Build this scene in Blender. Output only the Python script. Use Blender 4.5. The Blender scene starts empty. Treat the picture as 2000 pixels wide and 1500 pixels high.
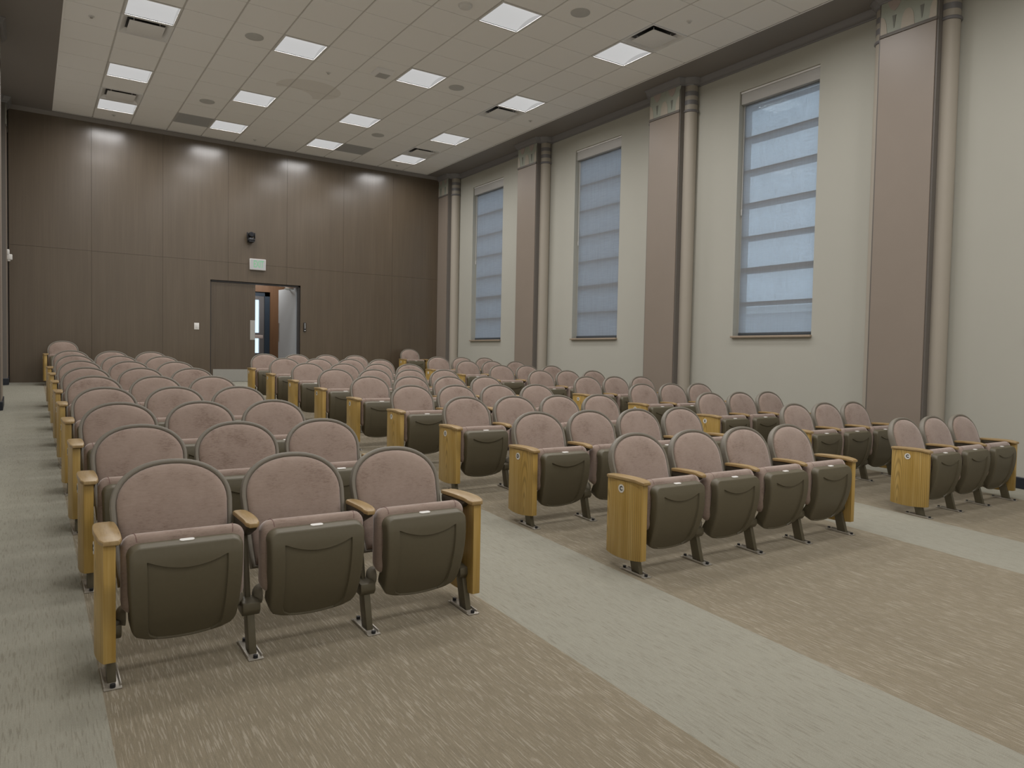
import bpy, bmesh, math, random
from mathutils import Vector, Matrix

S = bpy.context.scene
COL = S.collection
random.seed(7)

# ------------------------------------------------------------------ camera
FPX = 1422.25
YAW, PITCH, ROLL = 0.586993, -0.0382405, 0.0194131
CAMZ = 1.3961
SLOPE = 0.049862


def fl(y):
    return SLOPE * y


cy, sy = math.cos(YAW), math.sin(YAW)
cp, sp = math.cos(PITCH), math.sin(PITCH)
fwd = Vector((sy * cp, cy * cp, sp))
rgt = Vector((cy, -sy, 0))
upv = rgt.cross(fwd)
c_, s_ = math.cos(ROLL), math.sin(ROLL)
R_ = c_ * rgt + s_ * upv
U_ = -s_ * rgt + c_ * upv
cam = bpy.data.cameras.new('camera')
cam.sensor_width = 36.0
cam.lens = 36.0 * FPX / 2000.0
cam.clip_end = 200
co = bpy.data.objects.new('camera', cam)
COL.objects.link(co)
co.matrix_world = Matrix(((R_.x, U_.x, -fwd.x, 0), (R_.y, U_.y, -fwd.y, 0), (R_.z, U_.z, -fwd.z, CAMZ), (0, 0, 0, 1)))
S.camera = co

# ------------------------------------------------------------------ sky, exposure
w = bpy.data.worlds.new('world')
S.world = w
w.use_nodes = True
bg = w.node_tree.nodes['Background']
bg.inputs['Color'].default_value = (0.70, 0.83, 0.97, 1)
bg.inputs['Strength'].default_value = 1.60
vs = S.view_settings
vs.view_transform = 'Standard'
vs.look = 'None'
vs.exposure = 0.0
vs.gamma = 1.0
vs.use_curve_mapping = False

LAMP_W = 21.5        # power of each ceiling troffer
LAMP_COL = (1.0, 0.978, 0.965)
DIFFUSER = 0.50      # brightness of the diffuser seen from the side


# ------------------------------------------------------------------ materials
def newmat(name):
    m = bpy.data.materials.new(name)
    m.use_nodes = True
    nt = m.node_tree
    b = nt.nodes['Principled BSDF']
    return m, nt, b


def N(nt, t, **kw):
    n = nt.nodes.new(t)
    for k, v in kw.items():
        if k in n.inputs:
            n.inputs[k].default_value = v
        else:
            setattr(n, k, v)
    return n


def plain(name, col, rough=0.6, metal=0.0, spec=0.5, noise=0.0, scale=30.0):
    m, nt, b = newmat(name)
    b.inputs['Base Color'].default_value = (*col, 1)
    b.inputs['Roughness'].default_value = rough
    b.inputs['Metallic'].default_value = metal
    b.inputs['Specular IOR Level'].default_value = spec
    if noise > 0:
        tc = N(nt, 'ShaderNodeTexCoord')
        nz = N(nt, 'ShaderNodeTexNoise', Scale=scale, Detail=4.0)
        nt.links.new(tc.outputs['Object'], nz.inputs['Vector'])
        mx = N(nt, 'ShaderNodeMix', data_type='RGBA')
        mx.inputs[6].default_value = (*[c * (1 - noise) for c in col], 1)
        mx.inputs[7].default_value = (*[min(1, c * (1 + noise)) for c in col], 1)
        nt.links.new(nz.outputs['Fac'], mx.inputs[0])
        nt.links.new(mx.outputs[2], b.inputs['Base Color'])
    return m


def emis(name, col, strength, rough=0.5):
    m, nt, b = newmat(name)
    b.inputs['Base Color'].default_value = (0.05, 0.05, 0.05, 1)
    b.inputs['Roughness'].default_value = rough
    b.inputs['Emission Color'].default_value = (*col, 1)
    b.inputs['Emission Strength'].default_value = strength
    return m


def ramp(nt, stops):
    r = nt.nodes.new('ShaderNodeValToRGB')
    el = r.color_ramp.elements
    while len(el) < len(stops):
        el.new(0.5)
    for e, (p, c) in zip(el, stops):
        e.position = p
        e.color = (*c, 1)
    return r


def stretch_noise(nt, coord, sc, scale, detail=3.0, rough=0.6, extra=None):
    mp = N(nt, 'ShaderNodeMapping')
    mp.inputs['Scale'].default_value = sc
    nt.links.new(coord, mp.inputs['Vector'])
    nz = N(nt, 'ShaderNodeTexNoise', Scale=scale, Detail=detail, Roughness=rough)
    if extra is not None:
        ad = N(nt, 'ShaderNodeVectorMath', operation='ADD')
        nt.links.new(mp.outputs[0], ad.inputs[0])
        nt.links.new(extra, ad.inputs[1])
        nt.links.new(ad.outputs[0], nz.inputs['Vector'])
    else:
        nt.links.new(mp.outputs[0], nz.inputs['Vector'])
    return nz


def wood(name, dark, mid, light, rough=0.4, grain=(14, 14, 0.9), scale=3.0, objspace=True, coat=0.0, cathedral=0.0):
    m, nt, b = newmat(name)
    tc = N(nt, 'ShaderNodeTexCoord')
    oi = N(nt, 'ShaderNodeObjectInfo')
    mul = N(nt, 'ShaderNodeMath', operation='MULTIPLY')
    mul.inputs[1].default_value = 37.0
    nt.links.new(oi.outputs['Random'], mul.inputs[0])
    nz = stretch_noise(nt, tc.outputs['Object'], grain, scale, 5.0, 0.6, mul.outputs[0])
    nf = stretch_noise(nt, tc.outputs['Object'], (grain[0] * 6, grain[1] * 6, grain[2] * 1.5), scale, 2.0, 0.5, mul.outputs[0])
    mx = N(nt, 'ShaderNodeMath', operation='MULTIPLY_ADD')
    mx.inputs[1].default_value = 0.35
    nt.links.new(nf.outputs['Fac'], mx.inputs[0])
    sc = N(nt, 'ShaderNodeMath', operation='MULTIPLY')
    sc.inputs[1].default_value = 0.65
    nt.links.new(nz.outputs['Fac'], sc.inputs[0])
    nt.links.new(sc.outputs[0], mx.inputs[2])
    r = ramp(nt, [(0.34, dark), (0.5, mid), (0.64, light)])
    nt.links.new(mx.outputs[0], r.inputs[0])
    nt.links.new(r.outputs[0], b.inputs['Base Color'])
    if cathedral:
        # flat-sawn figure: long nested arches that differ from board to board
        mp = N(nt, 'ShaderNodeMapping')
        mp.inputs['Scale'].default_value = (1.0, 7.0, 0.85)
        nt.links.new(tc.outputs['Object'], mp.inputs['Vector'])
        cb = N(nt, 'ShaderNodeCombineXYZ')
        m1 = N(nt, 'ShaderNodeMath', operation='MULTIPLY_ADD')
        m1.inputs[1].default_value = 2.2
        m1.inputs[2].default_value = -1.5
        nt.links.new(oi.outputs['Random'], m1.inputs[0])
        nt.links.new(m1.outputs[0], cb.inputs['Y'])
        cb.inputs['Z'].default_value = -0.05
        av = N(nt, 'ShaderNodeVectorMath', operation='ADD')
        nt.links.new(mp.outputs[0], av.inputs[0])
        nt.links.new(cb.outputs[0], av.inputs[1])
        wv = N(nt, 'ShaderNodeTexWave', wave_type='RINGS', rings_direction='X')
        wv.inputs['Scale'].default_value = 3.4
        wv.inputs['Distortion'].default_value = 2.2
        wv.inputs['Detail'].default_value = 2.0
        wv.inputs['Detail Scale'].default_value = 0.9
        nt.links.new(av.outputs[0], wv.inputs['Vector'])
        rc = ramp(nt, [(0.0, (1.06, 1.06, 1.08)), (0.55, (1.0, 1.0, 1.0)), (0.95, (1 - cathedral,) * 3)])
        nt.links.new(wv.outputs['Fac'], rc.inputs[0])
        m3 = N(nt, 'ShaderNodeMix', data_type='RGBA', blend_type='MULTIPLY')
        m3.inputs[0].default_value = 1.0
        nt.links.new(r.outputs[0], m3.inputs[6])
        nt.links.new(rc.outputs[0], m3.inputs[7])
        nt.links.new(m3.outputs[2], b.inputs['Base Color'])
    b.inputs['Roughness'].default_value = rough
    if coat:
        b.inputs['Coat Weight'].default_value = coat
        b.inputs['Coat Roughness'].default_value = 0.22
    return m


def fabric(name, light, dark, dscale=7.0):
    m, nt, b = newmat(name)
    tc = N(nt, 'ShaderNodeTexCoord')
    oi = N(nt, 'ShaderNodeObjectInfo')
    mul = N(nt, 'ShaderNodeMath', operation='MULTIPLY')
    mul.inputs[1].default_value = 53.0
    nt.links.new(oi.outputs['Random'], mul.inputs[0])
    big = stretch_noise(nt, tc.outputs['Object'], (1, 1, 1), dscale, 4.0, 0.65, mul.outputs[0])
    fine = stretch_noise(nt, tc.outputs['Object'], (0.45, 1, 1.6), 95.0, 4.0, 0.75, mul.outputs[0])
    ma = N(nt, 'ShaderNodeMath', operation='MULTIPLY_ADD')
    ma.inputs[1].default_value = 0.48
    nt.links.new(fine.outputs['Fac'], ma.inputs[0])
    sc = N(nt, 'ShaderNodeMath', operation='MULTIPLY')
    sc.inputs[1].default_value = 0.52
    nt.links.new(big.outputs['Fac'], sc.inputs[0])
    nt.links.new(sc.outputs[0], ma.inputs[2])
    r = ramp(nt, [(0.30, dark), (0.47, tuple((a * 0.72 + c * 0.28) for a, c in zip(light, dark))), (0.66, light)])
    nt.links.new(ma.outputs[0], r.inputs[0])
    nt.links.new(r.outputs[0], b.inputs['Base Color'])
    b.inputs['Roughness'].default_value = 0.95
    b.inputs['Specular IOR Level'].default_value = 0.1
    b.inputs['Sheen Weight'].default_value = 0.75
    b.inputs['Sheen Roughness'].default_value = 0.45
    b.inputs['Sheen Tint'].default_value = (0.95, 0.88, 0.87, 1)
    bp = N(nt, 'ShaderNodeBump', Strength=0.12, Distance=0.004)
    nt.links.new(fine.outputs['Fac'], bp.inputs['Height'])
    nt.links.new(bp.outputs[0], b.inputs['Normal'])
    return m


def carpet(name, base, dash, dense, cord, amount):
    """loop-pile carpet: fine cords along the room with scattered dashes of a second yarn"""
    m, nt, b = newmat(name)
    tc = N(nt, 'ShaderNodeTexCoord')
    cd = stretch_noise(nt, tc.outputs['Object'], (1.0, 0.012, 1), 230.0, 1.0, 0.5)
    c = stretch_noise(nt, tc.outputs['Object'], (1.0, 0.042, 1), 190.0, 1.5, 0.5)
    g = stretch_noise(nt, tc.outputs['Object'], (1, 1, 1), 300.0, 2.0, 0.6)
    pt = stretch_noise(nt, tc.outputs['Object'], (1, 0.7, 1), 9.0, 2.0, 0.5)
    big = stretch_noise(nt, tc.outputs['Object'], (1, 1, 1), 0.8, 2.0, 0.5)
    # patches where the dashes gather
    ad = N(nt, 'ShaderNodeMath', operation='MULTIPLY_ADD')
    ad.inputs[1].default_value = 0.14
    nt.links.new(pt.outputs['Fac'], ad.inputs[0])
    nt.links.new(c.outputs['Fac'], ad.inputs[2])
    r2 = ramp(nt, [(dense, (0, 0, 0)), (dense + 0.075, (1, 1, 1))])
    nt.links.new(ad.outputs[0], r2.inputs[0])
    fa = N(nt, 'ShaderNodeMath', operation='MULTIPLY')
    fa.inputs[1].default_value = amount
    nt.links.new(r2.outputs[0], fa.inputs[0])
    mx = N(nt, 'ShaderNodeMix', data_type='RGBA')
    nt.links.new(fa.outputs[0], mx.inputs[0])
    mx.inputs[6].default_value = (*base, 1)
    mx.inputs[7].default_value = (*dash, 1)
    prev = mx.outputs[2]
    for src, lo, hi in ((cd, 1 - cord, 1 + cord), (g, 0.90, 1.10), (big, 0.96, 1.04)):
        r3 = ramp(nt, [(0.3, (lo, lo, lo)), (0.7, (hi, hi, hi))])
        nt.links.new(src.outputs['Fac'], r3.inputs[0])
        m2 = N(nt, 'ShaderNodeMix', data_type='RGBA', blend_type='MULTIPLY')
        m2.inputs[0].default_value = 1.0
        nt.links.new(prev, m2.inputs[6])
        nt.links.new(r3.outputs[0], m2.inputs[7])
        prev = m2.outputs[2]
    nt.links.new(prev, b.inputs['Base Color'])
    b.inputs['Roughness'].default_value = 1.0
    b.inputs['Specular IOR Level'].default_value = 0.05
    return m


M = {}
M['cream'] = plain('cream_wall_paint', (0.458, 0.452, 0.398), 0.85, noise=0.03, scale=1.2)
M['pale'] = plain('pale_bounce_wall_paint', (0.78, 0.765, 0.72), 0.85, noise=0.02, scale=1.2)  # unseen walls, made paler to bounce light onto aisle and chairs
M['cream_col'] = plain('cream_column_paint', (0.405, 0.365, 0.305), 0.6, noise=0.03, scale=2)
M['taupe'] = plain('taupe_pilaster_paint', (0.27, 0.225, 0.185), 0.42, noise=0.04, scale=3)
M['taupe_dark'] = plain('dark_taupe_reveal', (0.15, 0.135, 0.12), 0.5, noise=0.03)
M['soffit'] = plain('brown_soffit_paint', (0.225, 0.205, 0.19), 0.5, noise=0.03, scale=2)
M['crown'] = plain('slate_crown_paint', (0.215, 0.210, 0.215), 0.42, noise=0.03, scale=2)
M['tile'] = plain('ceiling_tile_fibre', (0.90, 0.885, 0.865), 0.95, noise=0.015, scale=160)
M['tbar'] = plain('ceiling_grid_metal', (0.60, 0.58, 0.55), 0.6, noise=0.02)
M['white'] = plain('white_enamel', (0.72, 0.71, 0.69), 0.45, noise=0.02)
M['vent'] = plain('grey_vent_enamel', (0.82, 0.81, 0.80), 0.5, noise=0.02)
M['speaker'] = plain('grey_speaker_grille', (0.52, 0.515, 0.50), 0.7, noise=0.05, scale=300)
M['grille'] = plain('grey_return_grille', (0.46, 0.455, 0.445), 0.7, noise=0.05, scale=200)
M['blackbase'] = plain('black_rubber_base', (0.012, 0.016, 0.024), 0.45, noise=0.05)
M['black'] = plain('black_plastic', (0.014, 0.015, 0.018), 0.4, noise=0.05)
M['shell'] = plain('olive_brown_plastic', (0.112, 0.096, 0.060), 0.48, noise=0.07, scale=60)
M['shellrim'] = plain('olive_brown_backrest_plastic', (0.205, 0.185, 0.150), 0.50, noise=0.05, scale=60)
M['lens'] = plain('dark_lens_glass', (0.02, 0.022, 0.03), 0.08, noise=0.02)
M['doorframe'] = plain('dark_brown_door_frame', (0.035, 0.032, 0.032), 0.4, noise=0.04)
M['hinge'] = plain('olive_brown_hinge_plastic', (0.27, 0.245, 0.19), 0.45, noise=0.05, scale=60)
M['metal'] = plain('olive_brown_steel', (0.115, 0.100, 0.065), 0.38, metal=0.25, noise=0.08)
M['plate'] = plain('steel_foot_plate', (0.42, 0.39, 0.34), 0.34, metal=0.5, noise=0.06)
M['tag'] = plain('white_number_plate', (0.78, 0.77, 0.74), 0.35, noise=0.02)
M['ink'] = plain('black_ink', (0.015, 0.015, 0.015), 0.6, noise=0.02)
M['steel'] = plain('brushed_steel', (0.62, 0.62, 0.60), 0.34, metal=0.9, noise=0.05)
M['greenletter'] = emis('green_exit_letters', (0.22, 0.50, 0.28), 0.75)
M['exitface'] = emis('white_exit_face', (0.9, 0.9, 0.86), 0.36)
M['oak'] = wood('honey_oak', (0.385, 0.240, 0.052), (0.46, 0.300, 0.084), (0.52, 0.360, 0.125), 0.40, (9, 9, 0.55), 2.6, cathedral=0.26)
M['oakcap'] = wood('honey_oak_cap', (0.27, 0.17, 0.062), (0.335, 0.225, 0.096), (0.385, 0.27, 0.128), 0.36, (10, 1.2, 10), 2.6)
M['walnut'] = wood('dark_walnut_panel', (0.094, 0.068, 0.043), (0.104, 0.076, 0.048), (0.116, 0.085, 0.055), 0.42, (3, 3, 0.25), 2.4, coat=1.0)
M['walnutdoor'] = wood('dark_walnut_door', (0.080, 0.058, 0.039), (0.094, 0.070, 0.047), (0.110, 0.084, 0.057), 0.42, (3, 3, 0.25), 2.6, coat=0.6)
M['cherry'] = wood('red_brown_hall_panel', (0.085, 0.043, 0.021), (0.105, 0.055, 0.028), (0.125, 0.067, 0.036), 0.4, (5, 5, 0.4), 2.2)
M['seam'] = plain('panel_joint', (0.035, 0.027, 0.020), 0.7, noise=0.02)
M['fabric'] = fabric('dusty_rose_velour', (0.365, 0.285, 0.240), (0.190, 0.132, 0.104))
M['carpetlight'] = carpet('light_aisle_carpet', (0.294, 0.284, 0.234), (0.215, 0.198, 0.158), 0.645, 0.05, 0.6)
M['carpetdark'] = carpet('brown_seating_carpet', (0.232, 0.200, 0.145), (0.36, 0.325, 0.26), 0.635, 0.10, 0.62)
M['hallfloor'] = plain('hall_floor', (0.5, 0.47, 0.42), 0.5, noise=0.04)
M['diffuser'] = emis('lit_troffer_diffuser', (1.0, 0.995, 0.985), DIFFUSER)
M['end_cap_glow'] = emis('glowing_troffer_end', (1.0, 0.99, 0.975), DIFFUSER * 0.74)  # end caps are white reflectors; their lit look is put in as glow
M['lotusgreen'] = plain('sage_green_paint', (0.335, 0.355, 0.30), 0.6, noise=0.05)
M['lotuspink'] = plain('dusty_pink_paint', (0.385, 0.32, 0.285), 0.6, noise=0.05)
M['lotusbeige'] = plain('beige_capital_paint', (0.43, 0.385, 0.32), 0.6, noise=0.04)
M['lotusdark'] = plain('dark_green_accent', (0.17, 0.175, 0.15), 0.6, noise=0.04)
M['band'] = plain('slate_band_paint', (0.185, 0.18, 0.185), 0.5, noise=0.03)
M['capbeige'] = plain('beige_band_paint', (0.38, 0.345, 0.29), 0.55, noise=0.03)
M['frame'] = plain('anodised_window_frame', (0.20, 0.21, 0.215), 0.4, metal=0.3, noise=0.03)
M['jamb'] = plain('white_window_jamb', (0.55, 0.55, 0.53), 0.5, noise=0.02)
M['sill'] = plain('brown_stone_sill', (0.36, 0.29, 0.22), 0.5, noise=0.12, scale=60)
M['cassette'] = plain('grey_shade_cassette', (0.46, 0.45, 0.43), 0.5, noise=0.02)
M['hem'] = plain('dark_hem_bar', (0.07, 0.08, 0.09), 0.5, noise=0.02)
M['facade'] = plain('pale_stone_facade', (0.62, 0.62, 0.62), 0.8, noise=0.06, scale=2)
M['facadeband'] = plain('white_facade_band', (0.8, 0.8, 0.78), 0.8, noise=0.03)
M['ground'] = plain('grey_paving', (0.3, 0.3, 0.29), 0.9, noise=0.1)
M['mauve'] = plain('mauve_hall_paint', (0.30, 0.25, 0.235), 0.7, noise=0.03)
M['hallwhite'] = plain('hall_ceiling_paint', (0.7, 0.69, 0.66), 0.8, noise=0.02)
M['bluetrim'] = plain('blue_black_door_frame', (0.020, 0.030, 0.045), 0.35, noise=0.04)
M['bracket'] = plain('dark_olive_bracket', (0.060, 0.050, 0.033), 0.5, noise=0.06)


def glass_mat():
    m, nt, b = newmat('window_glass')
    out = nt.nodes['Material Output']
    tr = N(nt, 'ShaderNodeBsdfTransparent')
    tr.inputs[0].default_value = (0.90, 0.95, 0.97, 1)
    gl = N(nt, 'ShaderNodeBsdfGlossy', Roughness=0.03)
    fr = N(nt, 'ShaderNodeFresnel', IOR=1.45)
    mx = N(nt, 'ShaderNodeMixShader')
    nt.links.new(fr.outputs[0], mx.inputs[0])
    nt.links.new(tr.outputs[0], mx.inputs[1])
    nt.links.new(gl.outputs[0], mx.inputs[2])
    nt.links.new(mx.outputs[0], out.inputs[0])
    return m


def shade_mat():
    m, nt, b = newmat('woven_shade_fabric')
    out = nt.nodes['Material Output']
    tc = N(nt, 'ShaderNodeTexCoord')
    nz = stretch_noise(nt, tc.outputs['Object'], (1, 1, 0.04), 55.0, 3.0, 0.6)
    nh = stretch_noise(nt, tc.outputs['Object'], (1, 0.05, 1), 70.0, 3.0, 0.6)
    ad = N(nt, 'ShaderNodeMath', operation='ADD')
    nt.links.new(nz.outputs['Fac'], ad.inputs[0])
    nt.links.new(nh.outputs['Fac'], ad.inputs[1])
    mr = N(nt, 'ShaderNodeMapRange')
    mr.inputs[1].default_value = 0.7
    mr.inputs[2].default_value = 1.3
    mr.inputs[3].default_value = 0.44
    mr.inputs[4].default_value = 0.34
    nt.links.new(ad.outputs[0], mr.inputs[0])
    tr = N(nt, 'ShaderNodeBsdfTransparent')
    tr.inputs[0].default_value = (0.97, 0.99, 1.0, 1)
    df = N(nt, 'ShaderNodeBsdfDiffuse')
    df.inputs[0].default_value = (0.50, 0.51, 0.53, 1)
    tl = N(nt, 'ShaderNodeBsdfTranslucent')
    tl.inputs[0].default_value = (0.66, 0.70, 0.76, 1)
    m1 = N(nt, 'ShaderNodeMixShader')
    m1.inputs[0].default_value = 0.5
    nt.links.new(df.outputs[0], m1.inputs[1])
    nt.links.new(tl.outputs[0], m1.inputs[2])
    m2 = N(nt, 'ShaderNodeMixShader')
    nt.links.new(mr.outputs[0], m2.inputs[0])
    nt.links.new(m1.outputs[0], m2.inputs[1])
    nt.links.new(tr.outputs[0], m2.inputs[2])
    nt.links.new(m2.outputs[0], out.inputs[0])
    return m


M['glass'] = glass_mat()
M['shade'] = shade_mat()


def stain_tile():
    """ceiling tile with the brown-edged water stain the photo shows"""
    m = M['tile'].copy()
    m.name = 'ceiling_tile_fibre_stained'
    nt = m.node_tree
    b = nt.nodes['Principled BSDF']
    src = b.inputs['Base Color'].links[0].from_socket
    tc = N(nt, 'ShaderNodeTexCoord')

    def blob(cx, cyy, rx, ry, nscale):
        mp = N(nt, 'ShaderNodeMapping')
        mp.inputs['Location'].default_value = (-cx / rx, -cyy / ry, 0)
        mp.inputs['Scale'].default_value = (1 / rx, 1 / ry, 0.0)
        nt.links.new(tc.outputs['Object'], mp.inputs['Vector'])
        ln = N(nt, 'ShaderNodeVectorMath', operation='LENGTH')
        nt.links.new(mp.outputs[0], ln.inputs[0])
        lt = N(nt, 'ShaderNodeMath', operation='LESS_THAN')
        nt.links.new(ln.outputs['Value'], lt.inputs[0])
        lt.inputs[1].default_value = 1.0
        return lt.outputs[0]
    a = blob(3.72, 11.55, 0.50, 0.42, 1)
    c = blob(3.50, 12.05, 0.42, 0.42, 1)
    sb = N(nt, 'ShaderNodeMath', operation='SUBTRACT')
    sb.use_clamp = True
    nt.links.new(a, sb.inputs[0])
    nt.links.new(c, sb.inputs[1])
    ml = N(nt, 'ShaderNodeMath', operation='MULTIPLY')
    ml.inputs[1].default_value = 0.30
    nt.links.new(sb.outputs[0], ml.inputs[0])
    mx = N(nt, 'ShaderNodeMix', data_type='RGBA')
    nt.links.new(ml.outputs[0], mx.inputs[0])
    nt.links.new(src, mx.inputs[6])
    mx.inputs[7].default_value = (0.60, 0.55, 0.48, 1)
    nt.links.new(mx.outputs[2], b.inputs['Base Color'])
    return m


M['tilestain'] = stain_tile()


# ------------------------------------------------------------------ geometry helpers
class MB:
    """collects verts / faces of one mesh"""

    def __init__(self):
        self.v, self.f, self.mi, self.mats = [], [], [], []

    def slot(self, m):
        if m not in self.mats:
            self.mats.append(m)
        return self.mats.index(m)

    def add(self, vs, fs, m=None):
        o = len(self.v)
        k = self.slot(m) if m else 0
        self.v += [tuple(p) for p in vs]
        self.f += [tuple(i + o for i in f) for f in fs]
        self.mi += [k] * len(fs)

    def box(self, x0, x1, y0, y1, z0, z1, m=None, slope=False):
        x0, x1 = min(x0, x1), max(x0, x1)
        y0, y1 = min(y0, y1), max(y0, y1)
        s = (lambda y: fl(y)) if slope else (lambda y: 0.0)
        v = [(x, y, z + s(y)) for z in (z0, z1) for y in (y0, y1) for x in (x0, x1)]
        self.add(v, [(0, 2, 3, 1), (4, 5, 7, 6), (0, 1, 5, 4), (2, 6, 7, 3), (0, 4, 6, 2), (1, 3, 7, 5)], m)

    def cyl(self, c, r, h, axis='z', n=20, m=None, r2=None, cap=True):
        r2 = r if r2 is None else r2
        vs = []
        for k, (rr, t) in enumerate(((r, 0), (r2, h))):
            for i in range(n):
                a = 2 * math.pi * i / n
                p, q = rr * math.cos(a), rr * math.sin(a)
                if axis == 'z':
                    vs.append((c[0] + p, c[1] + q, c[2] + t))
                elif axis == 'x':
                    vs.append((c[0] + t, c[1] + p, c[2] + q))
                else:
                    vs.append((c[0] + q, c[1] + t, c[2] + p))
        fs = [(i, (i + 1) % n, n + (i + 1) % n, n + i) for i in range(n)]
        if cap:
            fs += [tuple(range(n - 1, -1, -1)), tuple(range(n, 2 * n))]
        self.add(vs, fs, m)

    def loops(self, rings, m=None, cap0=True, cap1=True, closed=True):
        n = len(rings[0])
        vs = [p for r in rings for p in r]
        fs = []
        for k in range(len(rings) - 1):
            for i in range(n if closed else n - 1):
                j = (i + 1) % n
                fs.append((k * n + i, k * n + j, (k + 1) * n + j, (k + 1) * n + i))
        if cap0:
            fs.append(tuple(range(n - 1, -1, -1)))
        if cap1:
            fs.append(tuple(range((len(rings) - 1) * n, len(rings) * n)))
        self.add(vs, fs, m)

    def prism(self, pts, off, m=None):
        """polygon pts (3d) extruded by vector off"""
        n = len(pts)
        q = [(p[0] + off[0], p[1] + off[1], p[2] + off[2]) for p in pts]
        self.loops([pts, q], m)

    def mesh(self, name, mat=None, smooth=30, bevel=0.0, seg=2):
        me = bpy.data.meshes.new(name)
        me.from_pydata(self.v, [], self.f)
        bm = bmesh.new()
        bm.from_mesh(me)
        if bevel > 0:
            bmesh.ops.remove_doubles(bm, verts=bm.verts, dist=1e-5)
        bmesh.ops.recalc_face_normals(bm, faces=bm.faces)
        mi = None
        if self.mats and bevel <= 0:
            bm.faces.ensure_lookup_table()
            for f, k in zip(bm.faces, self.mi):
                f.material_index = k
        if bevel > 0:
            es = [e for e in bm.edges if len(e.link_faces) == 2 and e.calc_face_angle(0) > 0.6]
            bmesh.ops.bevel(bm, geom=es, offset=bevel, segments=seg, profile=0.5, affect='EDGES', clamp_overlap=True)
        bm.to_mesh(me)
        bm.free()
        if self.mats:
            for mm in self.mats:
                me.materials.append(M[mm])
        elif mat:
            me.materials.append(M[mat])
        if smooth:
            me.polygons.foreach_set('use_smooth', [True] * len(me.polygons))
            me.set_sharp_from_angle(angle=math.radians(smooth))
        me.update()
        return me


def put(name, me, parent=None, loc=None):
    o = bpy.data.objects.new(name, me)
    COL.objects.link(o)
    if parent is not None:
        o.parent = parent
    if loc:
        o.location = loc
    return o


def tag(o, label=None, cat=None, group=None, kind=None):
    if label:
        o['label'] = label
    if cat:
        o['category'] = cat
    if group:
        o['group'] = group
    if kind:
        o['kind'] = kind
    return o


def empty(name, loc, label=None, cat=None, group=None, kind=None, rz=0.0):
    o = bpy.data.objects.new(name, None)
    o.empty_display_size = 0.1
    COL.objects.link(o)
    o.location = loc
    o.rotation_euler.z = rz
    return tag(o, label, cat, group, kind)


def struct(name, mb, mat=None, parent=None, **kw):
    o = put(name, mb.mesh(name, mat, **kw), parent)
    if parent is None:
        o['kind'] = 'structure'
    return o


def text_mesh(body, size, depth, bold=0.0):
    cu = bpy.data.curves.new('lettering', 'FONT')
    cu.body = body
    cu.size = size
    cu.extrude = depth
    cu.offset = bold
    cu.align_x = 'CENTER'
    cu.align_y = 'CENTER'
    ob = bpy.data.objects.new('lettering', cu)
    COL.objects.link(ob)
    bpy.context.view_layer.update()
    me = bpy.data.meshes.new_from_object(ob.evaluated_get(bpy.context.evaluated_depsgraph_get()))
    bpy.data.objects.remove(ob)
    return me


def xform(me, mat4):
    me.transform(mat4)
    return me


# ------------------------------------------------------------------ room dimensions
XW = 8.32            # right wall plane
XP = 8.05            # pilaster faces on the right
XLP = -0.285         # pilaster faces on the left
XLW = -0.555         # left wall plane
YW = 15.369          # back wall plane
YF = -4.0            # front wall (behind the camera)
ZC = 4.1473 + CAMZ   # ceiling
T = 0.6096
CX0, CY0 = 0.98744, 14.0388     # ceiling grid origin
ZSILL, ZHEAD = 0.347 + CAMZ, 3.752 + CAMZ
DOOR0, DOOR1, DOORZ = 3.014, 4.807, 1.400 + CAMZ
WIN_Y = [(12.98, 14.22), (9.33, 10.56), (5.645, 6.89), (1.96, 3.19)]
FW = 0.305           # half width of the flat pilaster face
RC = 0.10            # round side columns
COFF = 0.05          # column axis beyond the face edge
CDEP = 0.19          # column axis behind the face
PIL_Y = [11.73, 8.08, 4.41, 0.75]

# ------------------------------------------------------------------ floor
DARK = [(0.22, 1.92, YF, 15.0), (2.86, 5.17, YF, 13.35), (6.02, 7.72, YF, 13.35)]


def build_floor():
    xs = sorted({XLW - 0.1, XW + 0.1, *[a for d in DARK for a in d[:2]]})
    ys = sorted({YF - 0.1, YW + 0.12, *[a for d in DARK for a in d[2:]]})
    mb = MB()
    for i in range(len(xs) - 1):
        for j in range(len(ys) - 1):
            xm, ym = (xs[i] + xs[i + 1]) / 2, (ys[j] + ys[j + 1]) / 2
            dk = any(a < xm < b and c < ym < d for a, b, c, d in DARK)
            mb.add([(xs[i], ys[j], fl(ys[j])), (xs[i + 1], ys[j], fl(ys[j])), (xs[i + 1], ys[j + 1], fl(ys[j + 1])), (xs[i], ys[j + 1], fl(ys[j + 1]))],
                   [(0, 1, 2, 3)], 'carpetdark' if dk else 'carpetlight')
    struct('floor', mb, smooth=0)


build_floor()

# ------------------------------------------------------------------ right wall with window openings
mb = MB()
ys = [YF] + [a for p in sorted(WIN_Y) for a in p] + [YW + 0.1]
for k in range(0, len(ys), 2):
    mb.box(XW, XW + 0.28, ys[k], ys[k + 1], -0.3, ZC + 0.1)
for a, b in WIN_Y:
    mb.box(XW, XW + 0.28, a, b, -0.3, ZSILL)
    mb.box(XW, XW + 0.28, a, b, ZHEAD, ZC + 0.1)
struct('wall_right', mb, 'cream', smooth=0)

mb = MB()
mb.box(XLW - 0.15, XLW, YF, YW + 0.1, -0.3, ZC + 0.1)
struct('wall_left', mb, 'pale', smooth=0)
mb = MB()
mb.box(XLW - 0.15, XW + 0.28, YF - 0.15, YF, -0.4, ZC + 0.1)
struct('wall_front', mb, 'pale', smooth=0)

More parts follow.
